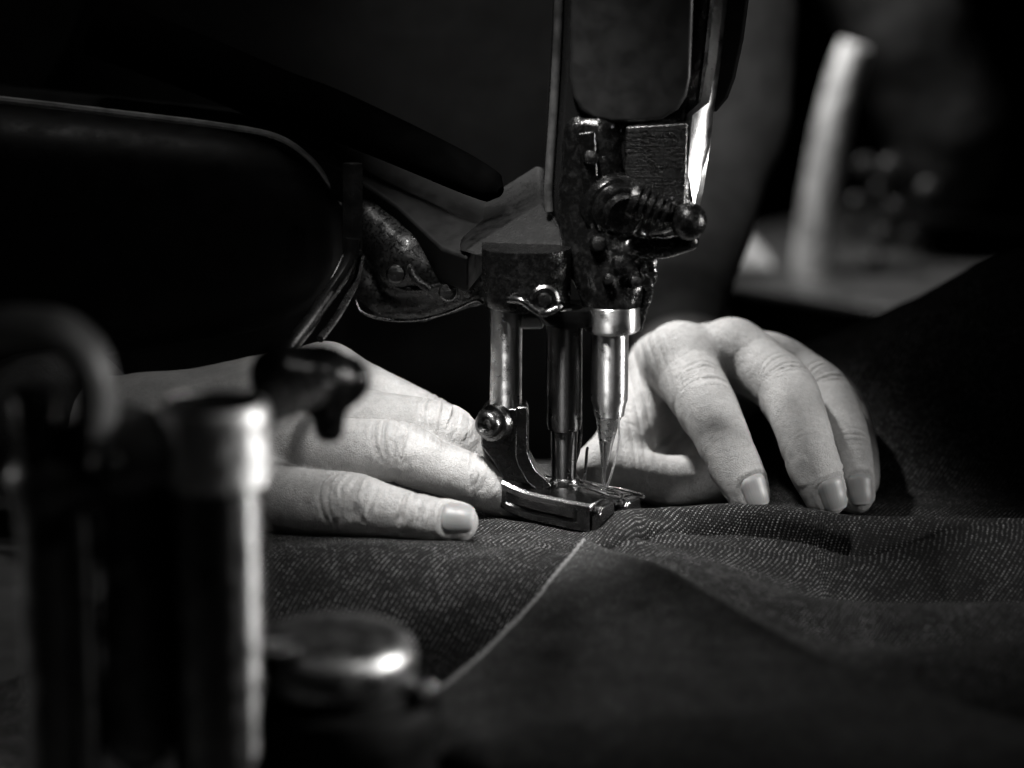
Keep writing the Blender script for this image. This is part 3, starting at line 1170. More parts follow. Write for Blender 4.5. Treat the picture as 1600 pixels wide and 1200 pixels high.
shirt = cloth_body('shirt', M_shirt, [
    [(-190, 350, -60, 80), (-185, 345, 120, 85), (-180, 340, 330, 80)],
    [(-40, 355, -60, 80), (-40, 350, 120, 85), (-40, 345, 330, 80)],
    [(-110, 340, -60, 85), (-110, 335, 120, 90), (-110, 330, 330, 85)],
], 7.0, 40, person, 3.0)
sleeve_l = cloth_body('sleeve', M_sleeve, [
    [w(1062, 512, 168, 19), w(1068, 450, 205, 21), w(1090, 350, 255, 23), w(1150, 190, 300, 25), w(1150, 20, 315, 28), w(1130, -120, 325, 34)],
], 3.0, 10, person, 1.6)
sleeve_r = cloth_body('sleeve', M_shirt, [
    [w(95, 660, 30, 27), w(-20, 640, 70, 31), w(-170, 560, 140, 36), w(-260, 420, 200, 42), w(-200, 150, 260, 50), w(-20, -60, 300, 60)],
], 4.0, 10, person, 2.0)


# ------------------------------------------------------------------ sewing machine
machine = empty('sewing_machine', (at(940, 781, -24)[0], -24, 0))
tag(machine, 'black industrial sewing machine head with bright bars and needle lowered onto the denim', 'sewing machine')


def bar(name, mat, px, Y, prof, parent=machine, n=48, auto=30):
    """turned bar hanging down: prof = [(photo y, radius mm)] at depth Y"""
    x = at(px[0], 600, Y)[0]
    z0 = at(px[0], prof[0][0], Y)
    top = np.array([z0[0], Y, z0[2]])
    zb = at(px[1], prof[-1][0], Y)
    axis = np.array([zb[0] - z0[0], 0, zb[2] - z0[2]])
    Lz = np.linalg.norm(axis)
    span = prof[-1][0] - prof[0][0]
    m = MB().lathe(top, axis, [((p[0] - prof[0][0]) / span * Lz, p[1]) for p in prof], n)
    return m.build(name, mat, parent, auto=auto)


YB = -22.0
# presser bar on the left
bar('presser_bar', M_turned, (791, 790), YB, [(470, 5.6), (508, 5.6), (510, 5.45), (636, 5.45), (650, 5.4)])
# middle foot bar
bar('foot_bar', M_dark_bar, (882, 881), YB - 2, [(480, 6.1), (514, 6.1), (516, 6.05), (660, 6.0), (668, 5.6), (670, 4.6), (742, 4.2), (746, 3.9), (760, 3.9), (768, 4.4)])
# needle bar, its collar and the needle
bar('needle_bar', M_steel, (953, 952), -24, [(468, 6.2), (518, 6.2), (524, 6.35), (600, 6.3), (624, 6.2), (632, 5.6), (648, 5.0), (652, 4.2)])
bar('needle_holder', metal('needle_holder_steel', 0.8, 0.2, spot=0.3, scratch=0.6, bump=0.4, aniso=0.7), (951, 944), -24, [(640, 5.3), (648, 4.8), (656, 4.1), (672, 3.4), (690, 2.5), (714, 1.6), (731, 1.1), (735, 0.7)], n=20, auto=25)
bar('needle', M_chrome, (945, 942), -26.5, [(690, 0.85), (745, 0.75), (782, 0.6), (800, 0.4)], n=12)
collar = bar('needle_clamp', M_steel, (957, 957), -23, [(474, 8.6), (477, 9.4), (480, 9.5), (511, 9.5), (514, 9.2), (517, 8.4)], n=56)

# needle thread running down to the eye
tp = crom([at(966, 640, -28), at(967, 690, -29), at(956, 738, -30), at(944, 772, -28)], 6)
MB().tube(tp, 0.38, 6).build('needle_thread', M_thread, machine)

# thread guide wire left of the needle
gp = crom([at(903, 590, -20), at(906, 660, -21), at(904, 700, -20), at(896, 735, -18), at(912, 752, -17), at(917, 705, -16), at(919, 700, -16)], 8)
MB().tube(gp, np.linspace(1.0, 0.45, len(gp)), 8).build('thread_guide', M_dark_steel, machine)

# --- presser foot: shank, clamp block, screw, sole
ang = R(-31)
LX = np.array([math.cos(ang), math.sin(ang), 0])        # along the foot, toe at the minus end
WX = np.array([-math.sin(ang), math.cos(ang), 0])       # across, away from the camera
F0 = on_z(921, 836, 0.2)                                  # lower right near corner
foot = MB()


def fpt(l, w, z):
    return F0 + LX * l * 0.95 + WX * w + np.array([0, 0, z * 1.18])


def toe(l):
    """upturn of the toe"""
    t = max(0, -22 - l)
    return 0.009 * t * t + 0.03 * max(0, -8 - l)


def foot_section(l, w0, w1, hz, groove=True):
    z = toe(l)
    e = 1.0
    p = [(w0 + 1.6, 0.0), (w0 + 0.5, 0.7), (w0, 2.0)]
    if groove and -34 < l < -5:
        g = 2.2 * min(1, (l + 34) / 5, (-5 - l) / 3)
        p += [(w0, 2.8), (w0 + 0.4 + g, 3.3), (w0 + 0.4 + g, 6.0), (w0 + 0.1, 6.6)]
    else:
        p += [(w0, 2.8), (w0, 3.3), (w0, 6.0), (w0 + 0.05, 6.6)]
    p += [(w0 + 0.5, hz - 0.7), (w0 + 1.5, hz), (w1 - 1.2, hz + 0.2), (w1 - 0.3, hz - 0.4), (w1, hz - 1.4), (w1, 1.0), (w1 - 1.2, 0.0)]
    return [fpt(l, a, z + b) for a, b in p]


ls = [-39.5, -39, -37.5, -35.5, -34, -31, -28, -24, -20, -16, -12, -9, -7, -5, -3, -1, -0.3, 0]
sc_ = lambda l: 0.78 if l < -39.2 else (0.9 if l < -38.8 else (0.95 if l > -0.2 else 1.0))
foot.loft([foot_section(l, 0 + (1.5 if l < -39.2 else 0.6 if l < -38.5 else 0), 12.5, 8.7 * sc_(l)) for l in ls])
M_foot = metal('presser_foot_steel', 0.24, 0.13, spot=0.55, scratch=0.5, bump=0.35, stretch=(0.2, 1, 1))
foot_o = foot.build('presser_foot', M_foot, machine, auto=28)
# far toe beyond the needle slot
m = MB()
ls2 = [-39, -38, -34, -28, -22, -16, -10, -5, -2, 0.5, 1.5]
m.loft([[fpt(l, a, toe(l) + b) for a, b in [(15.5, 0), (15, 2), (15, 6.0), (16, 7.2), (25, 6.8), (27.5, 5.4), (27.5, 1), (26.5, 0)]] for l in ls2])
m.build('far_toe', M_foot, foot_o, auto=28)
# bridge between the two toes, with the raised spine the shank stands on
m = MB()
m.loft([[fpt(l, a, toe(l) + b) for a, b in [(12.2, 1.2), (12.2, 8.2), (12.8, 9.8 + 0.7 * s_), (14.6, 9.8 + 0.7 * s_), (15.2, 7.2), (15.2, 1.2)]]
        for l, s_ in [(-38.5, 0), (-36, 1), (-30, 1), (-22, 1.2), (-17, 1), (-15.5, 0.4)]])
m.build('bridge', M_foot, foot_o, bevel=0.5)
# angled heel piece with the bright bevel at the right end
m = MB()
m.loft([[fpt(l, a, b) for a, b in [(0.8, 0.5), (0.8, 6.0), (2.8, 8.2), (10.5, 8.2), (12.0, 6.4), (12.0, 0.8)]] for l in (-0.4, 2.2, 3.4)])
m.build('heel', M_foot, foot_o, bevel=1.7, seg=4)
m = MB()
m.loft([[fpt(l, a, b) for a, b in [(15.6, 0.6), (15.6, 5.4), (18, 7.0), (26, 6.2), (27.2, 0.8)]] for l in (1.2, 4.6, 5.6)])
m.build('heel', M_foot, foot_o, bevel=1.7, seg=4)
# loops of guide wire lying round the needle slot
for rows, r in (([(-15, 12, 10.4), (-9, 12, 10.2), (-3, 12.4, 9.4), (2, 13, 8.4), (4, 15, 8.0), (2, 18.5, 8.2), (-5, 19.5, 8.6), (-13, 18, 9.8)], 0.42),
                ([(-14, 16, 11), (-8, 17.5, 10.4), (0, 19, 8.8), (6, 20, 8.2), (8.5, 23, 7.0), (5, 26.5, 7.0), (-4, 26.5, 7.6), (-12, 22, 8.6)], 0.34),
                ([(-12, 13.5, 10.6), (-6, 13.2, 9.8), (0, 13.6, 9.4), (3, 15.2, 8.8), (-1, 17, 8.6), (-8, 17, 9.0)], 0.30)):
    MB().tube(crom([fpt(*q) for q in rows], 6), r, 7).build('guide_wire', M_chrome, foot_o)

# shank, cut from plate: outline in the photo's plane, then given thickness across
YS = -21.0
outl = [(752, 645), (762, 632), (822, 631), (826, 640), (826, 706), (838, 730), (858, 748), (866, 760), (862, 776),
        (806, 776), (796, 765), (786, 742), (768, 712), (752, 690)]


def plate(outline, y0, y1):
    mb_ = MB()
    a = [at(px, py, 0.5 * (y0 + y1)) for px, py in outline]
    rings = []
    for y in (y0, y1):
        rings.append([np.array([p[0], y, p[2]]) for p in a])
    mb_.loft(rings)
    return mb_


sh = plate(outl, YS - 6.5, YS + 6.5)
shank = sh.build('shank', M_dark_steel, machine, bevel=0.7, seg=3)
# raised rib that curves down the right side of the shank
ribx = [(806, 634), (824, 634), (824, 706), (836, 732), (856, 750), (862, 758), (842, 766), (824, 752), (809, 726), (805, 712)]
plate(ribx, YS - 9.2, YS - 5.6).build('rib', M_dark_steel, shank, bevel=0.6, seg=3)
# clamp screw on the left: washer, domed head with a cross recess
sc0 = at(772, 661, YS - 7)
sax = np.array([-0.55, -0.82, 0.10])
sax /= np.linalg.norm(sax)
MB().lathe(sc0 - sax * 2, sax, [(0, 6.4), (3.0, 6.4), (3.8, 6.0), (4.1, 5.0)], 40).build('washer', M_dark_steel, shank)
scr = MB().lathe(sc0 + sax * 1.6, sax, [(0, 4.4), (0.5, 4.7), (2.4, 4.7), (3.4, 4.4), (4.2, 3.6), (4.4, 2.7), (3.6, 2.2), (2.6, 1.7), (2.4, 0.4)], 40).build('clamp_screw', M_dark_steel, shank)
ux = np.cross(sax, [0, 0, 1.0])
ux /= np.linalg.norm(ux)
rot = np.stack([ux, np.cross(sax, ux), sax / np.linalg.norm(sax)], 1)
# small block where middle bar meets the sole
fb = at(882, 762, YB - 2)
MB().lathe(np.array([fb[0], YB - 2, fb[2] + 4]), (0, 0, -1), [(0, 4.2), (1, 5.0), (4.5, 5.2), (9, 5.4)], 32).build('foot_socket', M_dark_steel, machine)

# --- housing of the presser bars
hb = MB()


def slab(mb_, rows, y0, y1, ch):
    """front outline rows of (photo y, left px, right px); chamfered rectangular sections lofted downwards"""
    rings = []
    for py, xl, xr in rows:
        a, b = at(xl, py, y0), at(xr, py, y0)
        z = a[2]
        rings.append([np.array(q) for q in
                      [(a[0], y1, z), (a[0], y0 + ch, z), (a[0] + ch * .3, y0 + ch * .35, z), (a[0] + ch, y0, z), (b[0] - ch, y0, z), (b[0] - ch * .3, y0 + ch * .35, z), (b[0], y0 + ch, z), (b[0], y1, z)]])
    return mb_.loft(rings)


slab(hb, [(396, 752, 893), (400, 752, 893), (470, 754, 893), (486, 757, 891), (490, 764, 884)], -33, -8, 9)
hb.build('presser_housing', M_oily, machine, auto=50)
# bolt boss with its worn bright ring
bz = at(850, 470, -35)
MB().lathe(bz + np.array([0, 3, 0]), (0.05, -1, 0.05), [(0, 5.2), (2.6, 5.0), (3.2, 4.2), (2.9, 3.2), (2.4, 2.6), (3.4, 2.0), (3.6, 0.6)], 32).build('bolt', M_dark_steel, machine)
lp = MB()
lp.tube(crom([at(795, 468, -34), at(815, 470, -37), at(832, 482, -37), at(850, 490, -36), at(878, 478, -34)], 6), [1.2] * 24 + [0.6], 10)
lp.build('worn_lip', M_dark_steel, machine)
# dark clamp strap joining the collar to the housing
slab(MB(), [(487, 838, 925), (492, 836, 928), (508, 846, 928), (513, 860, 925)], -31, -12, 3).build('clamp_strap', M_black, machine, auto=40)
mm_ = at(828, 500, -20)
MB().box(mm_, (9, 8, 5)).build('guide_block', M_steel, machine, bevel=1.2)

# --- head casting: tall column narrowing to the needle bar
hd = MB()
Y0 = -14.0
rings = []
for py, xl, xr in [(-170, 868, 1152), (0, 866, 1137), (100, 862, 1126), (200, 856, 1112), (290, 850, 1096), (345, 852, 1086), (385, 866, 1060), (410, 884, 1016)]:
    a, b = at(xl, py, Y0), at(xr, py, Y0)
    z = a[2]
    t = 0 if py < 300 else (py - 300) / 110
    d = 6
    wch = 9.5 if py < 385 else 5
    # left bevel, flat front, broad right bevel, flat right flank running back
    yb = np.interp(py, [200, 290, 345, 385, 410], [60, 26, 12, 4, 2])
    rings.append([np.array(q) for q in [
        (a[0] + 1, yb, z), (a[0], 0 + 6 * t, z), (a[0] + 1.2, -5, z), (a[0] + 3, -9, z), (a[0] + 5.5, Y0, z),
        (b[0] - wch - 2.0, Y0, z), (b[0] - wch, Y0 + 1.0, z), (b[0] - 1.2, -3, z), (b[0], 0, z), (b[0] + .5, 1, z), (b[0] + 1, yb, z)]])
hd.loft(rings)
M_head = metal('head_enamel', 0.012, 0.2, metallic=0.0, spot=0.4, scratch=0.4, bump=0.12, coat=0.5)
head = hd.build('head', M_head, machine, bevel=1.1, seg=3)
# far flange seen dark beyond the right edge
fl2 = MB()
rings = []
for py, xl, xr in [(-170, 1120, 1186), (0, 1120, 1168), (60, 1115, 1160), (120, 1110, 1147), (150, 1108, 1136), (172, 1100, 1118)]:
    a, b = at(xl, py, 18), at(xr, py, 18)
    rings.append([(a[0], 12, a[2]), (b[0] - 1, 12, a[2]), (b[0], 13, a[2]), (b[0], 40, a[2]), (a[0], 40, a[2])])
fl2.loft(rings).build('flange', M_matte, machine, bevel=0.8)
# face plate with rounded lower end
fp_ = []
for px, py in [(893, -170), (891, 120), (895, 150), (906, 172), (926, 186), (955, 192), (1000, 192), (1035, 187), (1060, 172), (1074, 150), (1080, 120), (1090, -170)]:
    q = at(px, py, Y0 - 3)
    fp_.append(q)
m = MB().loft([[np.array([q[0], Y0 + 1, q[2]]) for q in fp_], [np.array([q[0], Y0 - 3.2, q[2]]) for q in fp_]])
M_plate = plain('face_plate_paint', 0.014, 0.5, noise_amt=0.15, bump=0.05)
m.build('face_plate', M_plate, machine, bevel=1.6, seg=4)
# line of light down the left side, put in as a grey strip
le = []
for py, xl in [(-170, 868), (0, 866), (100, 862), (200, 856), (290, 850), (330, 851)]:
    le.append(at(xl + 7, py, Y0 + 3.5))
MB().tube(crom(le, 4), 1.5, 10).build('left_lit_edge', plain('lit_line_grey', 0.10, 0.45, 0.6, noise_amt=0.4), machine)
# polished strip along the right edge
st_ = MB()
rings = []
for py, xl, xr in [(-170, 1134, 1140), (0, 1130, 1137), (100, 1119, 1126), (160, 1108, 1118), (180, 1082, 1115), (230, 1078, 1110), (300, 1072, 1099), (340, 1072, 1090)]:
    a, b = at(xl, py, Y0 - 1), at(xr, py, Y0 + 4)
    a2 = np.array([a[0], Y0 - 1.2, a[2]])
    b2 = np.array([b[0], Y0 + 5.0, b[2]])
    nrm = np.array([b2[1] - a2[1], -(b2[0] - a2[0]), 0])
    nrm /= np.linalg.norm(nrm) + 1e-9
    rings.append([a2, a2 * .5 + b2 * .5 + nrm * 0.7, b2, b2 - nrm * 3, a2 - nrm * 3])
st_.loft(rings).build('edge_strip', M_steel, machine, auto=60)


def lump(name, groups, h, k, amp, freq, mat, seed=0, parent=machine, k2=None):
    chains = [np.array(g, float) for g in groups]
    cat_ = np.vstack(chains)
    fd = Field((cat_[:, :3] - cat_[:, 3:]).min(0) - 4, (cat_[:, :3] + cat_[:, 3:]).max(0) + 4, h)
    F = None
    for c in chains:
        A = fd.sweep(fd.blank(), c, 12)
        F = A if F is None else smin(F, A, k)
    V, Q = surface_nets(fd, F)
    V, Q = drop_islands(V, Q)
    N = gradient(fd, F, V, 1.0)
    V = V + N * (amp * fbm(V * freq, 4, seed))[:, None]
    return link(name, V, Q[:, ::-1].copy(), mat, parent)


# needle-bar frame: cast block, round boss, taper down to the collar, bracket for the screw
M_frame = oily('oiled_casting', 0.003, 0.16, 0.35, 0.35)
lump('needle_bar_frame', [
    [w(905, 205, -12, 5.5), w(902, 320, -13, 6.5), w(915, 400, -16, 7.5), w(938, 455, -20, 7.0)],
    [w(935, 205, -12, 7), w(940, 300, -14, 8), w(948, 400, -18, 10), w(955, 450, -22, 9.5), w(956, 478, -23, 8.8)],
    [w(985, 395, -20, 7), w(980, 440, -21, 7), w(966, 474, -23, 7)],
    [w(1000, 205, -10, 7), w(1050, 205, -10, 6), w(1055, 330, -12, 6), w(1000, 340, -12, 8)],
    [w(1005, 388, -26, 4.2), w(1050, 384, -29, 3.6), w(1078, 378, -30, 3.0)],
], 0.6, 3.0, 0.16, 0.3, M_frame, 3)
# round boss with stepped rings behind the screw
MB().lathe(at(958, 322, -18), (0.35, -0.9, -0.15), [(-4, 11.5), (3, 11.5), (4, 10.8), (4.4, 9.6), (6.5, 9.4), (7.2, 8.6), (7.4, 7.0), (9.6, 6.8), (10.2, 6.0), (10.0, 4.0)], 48).build('boss', M_frame, machine, auto=35)
# pitted plate between frame and edge strip
MB_p = MB()
pl_ = [at(978, 196, -16), at(1074, 190, -16), at(1070, 318, -18), at(1040, 322, -19), at(990, 300, -19), at(974, 262, -18)]
MB_p.loft([[p + np.array([0, 6, 0]) for p in pl_], [p + np.array([0, -3.0, 0]) for p in pl_]])
M_pit = metal('pitted_plate', 0.16, 0.22, spot=0.7, scratch=0.4, bump=1.0, scale=0.55)
MB_p.build('pitted_plate', M_pit, machine, bevel=0.8, seg=3)
MB().loft([[at(px_, py_, -20 + dy) for px_, py_ in ((902, 208), (930, 204), (936, 300), (912, 306))] for dy in (5, -2.5)]).build('cover_strip', M_frame, machine, bevel=1.0, seg=3)
for q, r in (((922, 246, -22), 2.6), ((934, 380, -28), 2.8), ((968, 410, -32), 2.4), ((992, 440, -30), 2.0), ((950, 436, -32), 1.8)):
    MB().lathe(at(*q), (0.15, -1, 0.2), [(-2, r), (1.2, r), (2.0, r * .8), (2.2, r * .3)], 20).build('frame_screw', M_dark_steel, machine)
ks = w(985, 312, -31, 0)[:3]
ke = w(1076, 346, -34, 0)[:3]
kx = np.array(ke) - np.array(ks)
Lk = np.linalg.norm(kx)
kp = [(0, 6.6)]
for i in range(5):
    d = 1.5 + i * 2.6
    kp += [(d, 6.9 - 0.25 * i), (d + 1.0, 6.9 - 0.25 * i), (d + 1.3, 5.4 - 0.25 * i), (d + 2.2, 5.4 - 0.25 * i)]
kp += [(Lk - 6.0, 4.2)]
for a in np.linspace(-70, 88, 12):
    kp.append((Lk + 6.0 * math.sin(R(a)), 6.3 * math.cos(R(a))))
kp = sorted(kp, key=lambda q: q[0])
MB().lathe(ks, kx, kp, 36).build('adjusting_screw', M_oily, machine, auto=40)
# pressed sheet hanging at the right of the frame, edges worn bright
drip = lump('side_clip', [
    [w(1016, 392, -26, 2.0), w(1018, 430, -25, 1.8), w(1012, 465, -24, 1.6), w(1004, 484, -24, 1.5), w(1000, 512, -23, 1.2)],
    [w(1010, 400, -24, 3.0), w(1005, 440, -24, 2.6)],
], 0.5, 2.0, 0.5, 0.6, M_dark_steel, 8)
# --- triangular guard between arm and housing, and the arm itself
gd = MB()
A_ = [at(850, 306, 0), at(712, 394, -14), at(752, 402, -20), at(893, 412, -22), at(872, 352, -16)]
B_ = [p + np.array([0, 40, 6]) for p in A_]
gd.add(A_ + B_, [(0, 1, 2, 3, 4), (9, 8, 7, 6, 5), (0, 5, 6, 1), (1, 6, 7, 2), (2, 7, 8, 3), (3, 8, 9, 4), (4, 9, 5, 0)])
M_guard = plain('guard_paint', 0.0045, 0.55, spec=0.08, noise_amt=0.6, scale=0.25, bump=0.3)
gd.build('guard', M_guard, machine, bevel=2.6, seg=4)

arm = MB()
rings = []
N_ = 40
for px, py_t, py_b, Y, dpt in [(-260, 120, 640, 40, 90), (0, 160, 590, 40, 90), (200, 182, 560, 40, 86), (340, 200, 540, 38, 82), (430, 216, 520, 36, 76),
                               (480, 246, 496, 34, 66), (512, 284, 468, 32, 54), (532, 322, 440, 31, 40), (541, 352, 410, 30, 22), (544, 372, 392, 30, 6)]:
    a, b = at(px, py_t, Y), at(px, py_b, Y)
    cx_, cz_, hz_ = a[0], (a[2] + b[2]) / 2, (a[2] - b[2]) / 2
    ring = []
    for t in np.linspace(0, 2 * math.pi, N_, endpoint=False):
        c_, s_ = math.cos(t), math.sin(t)
        ex = 0.55
        ring.append((cx_, Y + 30 + dpt / 2 * np.sign(c_) * abs(c_) ** ex, cz_ + hz_ * np.sign(s_) * abs(s_) ** ex))
    rings.append(ring)
arm.loft(rings).build('arm', plain('arm_enamel', 0.003, 0.5, spec=0.12), machine, auto=60)
ep = [at(px, py, Y + 30 - d_) for px, py, Y, d_ in [(-200, 138, 40, 44), (0, 156, 40, 44), (200, 179, 40, 42), (340, 196, 38, 40), (430, 213, 36, 36), (482, 246, 34, 30), (513, 285, 32, 24), (533, 324, 31, 16), (540, 348, 30, 8)]]
MB().tube(crom(ep, 6), np.linspace(1.5, 0.7, 49), 8).build('arm_lit_edge', plain('lit_edge_grey', 0.16, 0.5, noise_amt=0.4), machine)  # pale tube stands in for the light along the arm's top edge
# sloping top web running from the arm to the head
M_web = plain('web_paint', 0.009, 0.6, spec=0.08, noise_amt=0.3, bump=0.12)
wb_ = MB()
rings = []
for (x1, y1), (x2, y2), Y in [((-260, 118), (-260, 96), 60), ((0, 158), (0, 132), 60), ((250, 190), (250, 158), 58), ((430, 218), (440, 176), 52), ((540, 268), (560, 200), 40),
                              ((620, 322), (660, 236), 24), ((690, 388), (760, 290), 4), ((730, 402), (800, 320), -6)]:
    a, b = at(x1, y1, Y - 10), at(x2, y2, Y + 34)
    rings.append([a, a * .5 + b * .5 + np.array([0, -2, 3]), b, b + np.array([0, 10, -14]), a + np.array([0, 8, -14])])
wb_.loft(rings).build('web', M_web, machine, bevel=1.5)
# band of shade over the web, put in as a dead black tube
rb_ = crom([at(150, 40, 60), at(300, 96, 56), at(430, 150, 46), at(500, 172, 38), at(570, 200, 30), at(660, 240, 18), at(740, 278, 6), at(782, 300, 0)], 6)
MB().tube(rb_, np.interp(np.linspace(0, 1, len(rb_)), [0, .3, .55, .8, .95, 1], [11, 10, 8.5, 7.0, 5.5, 2.0]), 20).build('shade_band', plain('shade_black', 0.0015, 0.9, spec=0.0), machine)
# caked casting under the web
M_cast = oily('caked_paint', 0.0025, 0.3, 0.35, 0.3)
lump('gear_case', [
    [w(585, 350, 26, 8), w(640, 405, 18, 13), w(690, 430, 14, 10), w(742, 442, 10, 7)],
    [w(572, 440, 26, 5.5), w(602, 466, 22, 7.5), w(660, 470, 18, 7.5), w(735, 452, 12, 6)],
    [w(562, 330, 30, 5), w(570, 400, 28, 6), w(566, 455, 26, 5)],
    [w(620, 330, 28, 6), w(700, 395, 16, 5)],
], 0.8, 3.5, 0.35, 0.16, M_cast, 5)
for rows, r in (([(556, 470, 22), (566, 488, 19), (600, 499, 15), (650, 500, 10), (700, 488, 6), (742, 470, 2), (758, 476, -2), (772, 492, -8)], 0.55),
                ([(572, 360, 20), (600, 372, 15), (632, 400, 8), (650, 436, 4), (672, 452, 3)], 1.5),
                ([(584, 402, 20), (602, 436, 13), (640, 452, 8), (690, 446, 4)], 1.2),
                ([(600, 330, 24), (640, 366, 14), (684, 396, 6), (736, 404, -2)], 1.6)):
    MB().tube(crom([at(*q) for q in rows], 6), r, 10).build('casting_rib', M_dark_steel if r < 1 else M_cast, machine)
for q in ((618, 428, 6), (700, 456, 2)):
    MB().lathe(at(*q), (0.1, -1, 0.2), [(0, 3.4), (1.6, 3.4), (2.4, 2.8), (2.6, 1.2)], 20).build('case_screw', M_dark_steel, machine)

# presser lifter: flat strap, then bent down to the left
lf = MB().tube([at(551, 254, -14), at(551, 330, -14), at(551, 392, -15)], 3.6, 4, flat=0.5, ref=(0, 1, 0))
lf.build('lifter_strap', M_black, machine, bevel=0.5)
MB().tube(crom([at(551, 372, -16), at(546, 410, -17), at(520, 452, -24), (at(480, 508, -38)), at(438, 562, -52)], 5), 4.2, 12, flat=0.6).build('lifter_lever', M_black, machine)
MB().tube(crom([at(566, 400, -12), at(556, 440, -16), at(528, 492, -28), at(500, 530, -40)], 5), 1.3, 8).build('lifter_rod', M_dark_steel, machine)
ew = crom([at(538, 330, -12), at(541, 372, -13), at(536, 400, -14), at(512, 448, -22), at(470, 510, -36), at(434, 560, -50)], 5)
MB().tube(ew, 0.55, 8).build('lifter_spring', M_dark_steel, machine)


# ------------------------------------------------------------------ near, out of focus: post stand
YP = -252.0
pp = at(333, 620, YP)
stand = empty('post_stand', (pp[0], YP, TABLE_Z))
tag(stand, 'blurred steel post with a polished round cap in the left foreground', 'post')
kk = FPX / ((pp - CAM) @ FWD)              # pixels per mm there
def pz(py):
    return at(333, py, YP)[2]
def turned(name, x, Y, prof, mat, parent, n=56, auto=30):
    top = prof[0][0]
    return MB().lathe((x, Y, top), (0, 0, -1), [(top - z, r) for z, r in prof], n).build(name, mat, parent, auto=auto)
rc_ = 88 / kk
turned('cap_top', pp[0], YP, [(pz(640), rc_ * .5), (pz(638), rc_ * .60), (pz(631), rc_ * .64), (pz(629), rc_ * .84), (pz(634), rc_ * .86)], M_matte, stand)  # matte black stands in for the polished top's dark reflection
turned('cap', pp[0], YP, [(pz(640), rc_ * .5), (pz(631), rc_ * .84), (pz(628), rc_ * .87), (pz(632), rc_ * .95), (pz(640), rc_ * .995),
                          (pz(648), rc_), (pz(742), rc_), (pz(748), rc_ * .985), (pz(751), rc_ * .95)], metal('cap_steel', 0.75, 0.36, spot=0.2, scratch=0.3, bump=0.15, aniso=0.6), stand)
M_post = metal('post_steel', 0.20, 0.28, spot=0.3, scratch=0.3, bump=0.1, aniso=0.95)
turned('shaft', pp[0] - 0.4, YP, [(pz(748), rc_ * .84), (pz(758), rc_ * .84), (pz(760), rc_ * .90), (pz(766), rc_ * .91), (pz(960), rc_ * .91), (pz(962), rc_ * .89), (TABLE_Z + 6, rc_ * .89), (TABLE_Z + 5.8, rc_ * 1.3), (TABLE_Z, rc_ * 1.35)], M_post, stand)
# clamp on the left of the post with a slim rod
x2 = at(120, 800, YP - 4)[0]
turned('slim_rod', x2, YP - 4, [(at(120, 775, YP - 4)[2], 4.2), (TABLE_Z, 4.2)], M_post, stand, 32)
lump('rod_clamp', [
    [w(110, 700, YP - 4, 5.5), w(160, 700, YP - 4, 7.5), w(250, 700, YP - 2, 9)],
    [w(118, 690, YP - 4, 5.0), w(118, 775, YP - 4, 5.2)],
    [w(200, 680, YP, 8), w(215, 900, YP + 2, 9), w(215, 1150, YP + 2, 9)],
], 1.0, 3.0, 0.5, 0.15, M_black_satin, 4, parent=stand)
MB().lathe(at(168, 720, YP - 10), (0.1, -1, 0.1), [(0, 4), (5, 4), (6.5, 3)], 20).build('clamp_screw', M_dark_steel, stand)
# arm to the right ending in a black knob
MB().tube([at(400, 640, YP + 6), at(455, 622, YP + 30), at(500, 606, YP + 58)], [5, 5, 4.4], 16).build('side_arm', M_black, stand)
kn = at(494, 604, YP + 60)
lump('knob', [
    [tuple(kn + np.array([-9, 0, 3])) + (8.5,), tuple(kn + np.array([1, 4, 1])) + (9.5,), tuple(kn + np.array([7, 6, 0])) + (7.0,)],
    [tuple(kn + np.array([3, 2, -4])) + (5.0,), tuple(kn + np.array([3, 2, -12])) + (4.2,)],
], 0.8, 3.0, 0.25, 0.2, M_black, 6, parent=stand)

# hook-shaped bracket at the left edge
hk = empty('hook_bracket', (at(60, 720, YP - 6)[0], YP - 6, TABLE_Z))
tag(hk, 'dark curved hook bracket half cut off by the left edge of the photo', 'bracket')
hp = crom([at(150, 690, YP - 6), at(152, 620, YP - 6), at(138, 560, YP - 6), at(100, 522, YP - 6), (at(50, 512, YP - 6)), at(-10, 515, YP - 6), at(-60, 540, YP - 6), at(-80, 600, YP - 6)], 6)
MB().tube(hp, 5.0, 14, flat=1.6, ref=(0, 1, 0)).build('hook', plain('hook_paint', 0.10, 0.4), hk)
turned('pin', at(52, 640, YP - 8)[0], YP - 8, [(at(52, 592, YP)[2], 2.0), (at(52, 596, YP)[2], 4.6), (at(52, 612, YP)[2], 5.4), (at(52, 690, YP)[2], 5.0), (at(52, 755, YP)[2], 3.4)], M_dark_steel, hk, 28)
lump('bracket_foot', [[w(150, 690, YP - 6, 5.5), w(120, 740, YP - 6, 7), w(60, 750, YP - 6, 7)], [w(60, 745, YP - 6, 6), tuple(np.array([at(60, 745, YP - 6)[0], YP - 6, TABLE_Z + 3])) + (6,)]],
     1.2, 4, 0.4, 0.1, M_black_satin, 2, parent=hk)

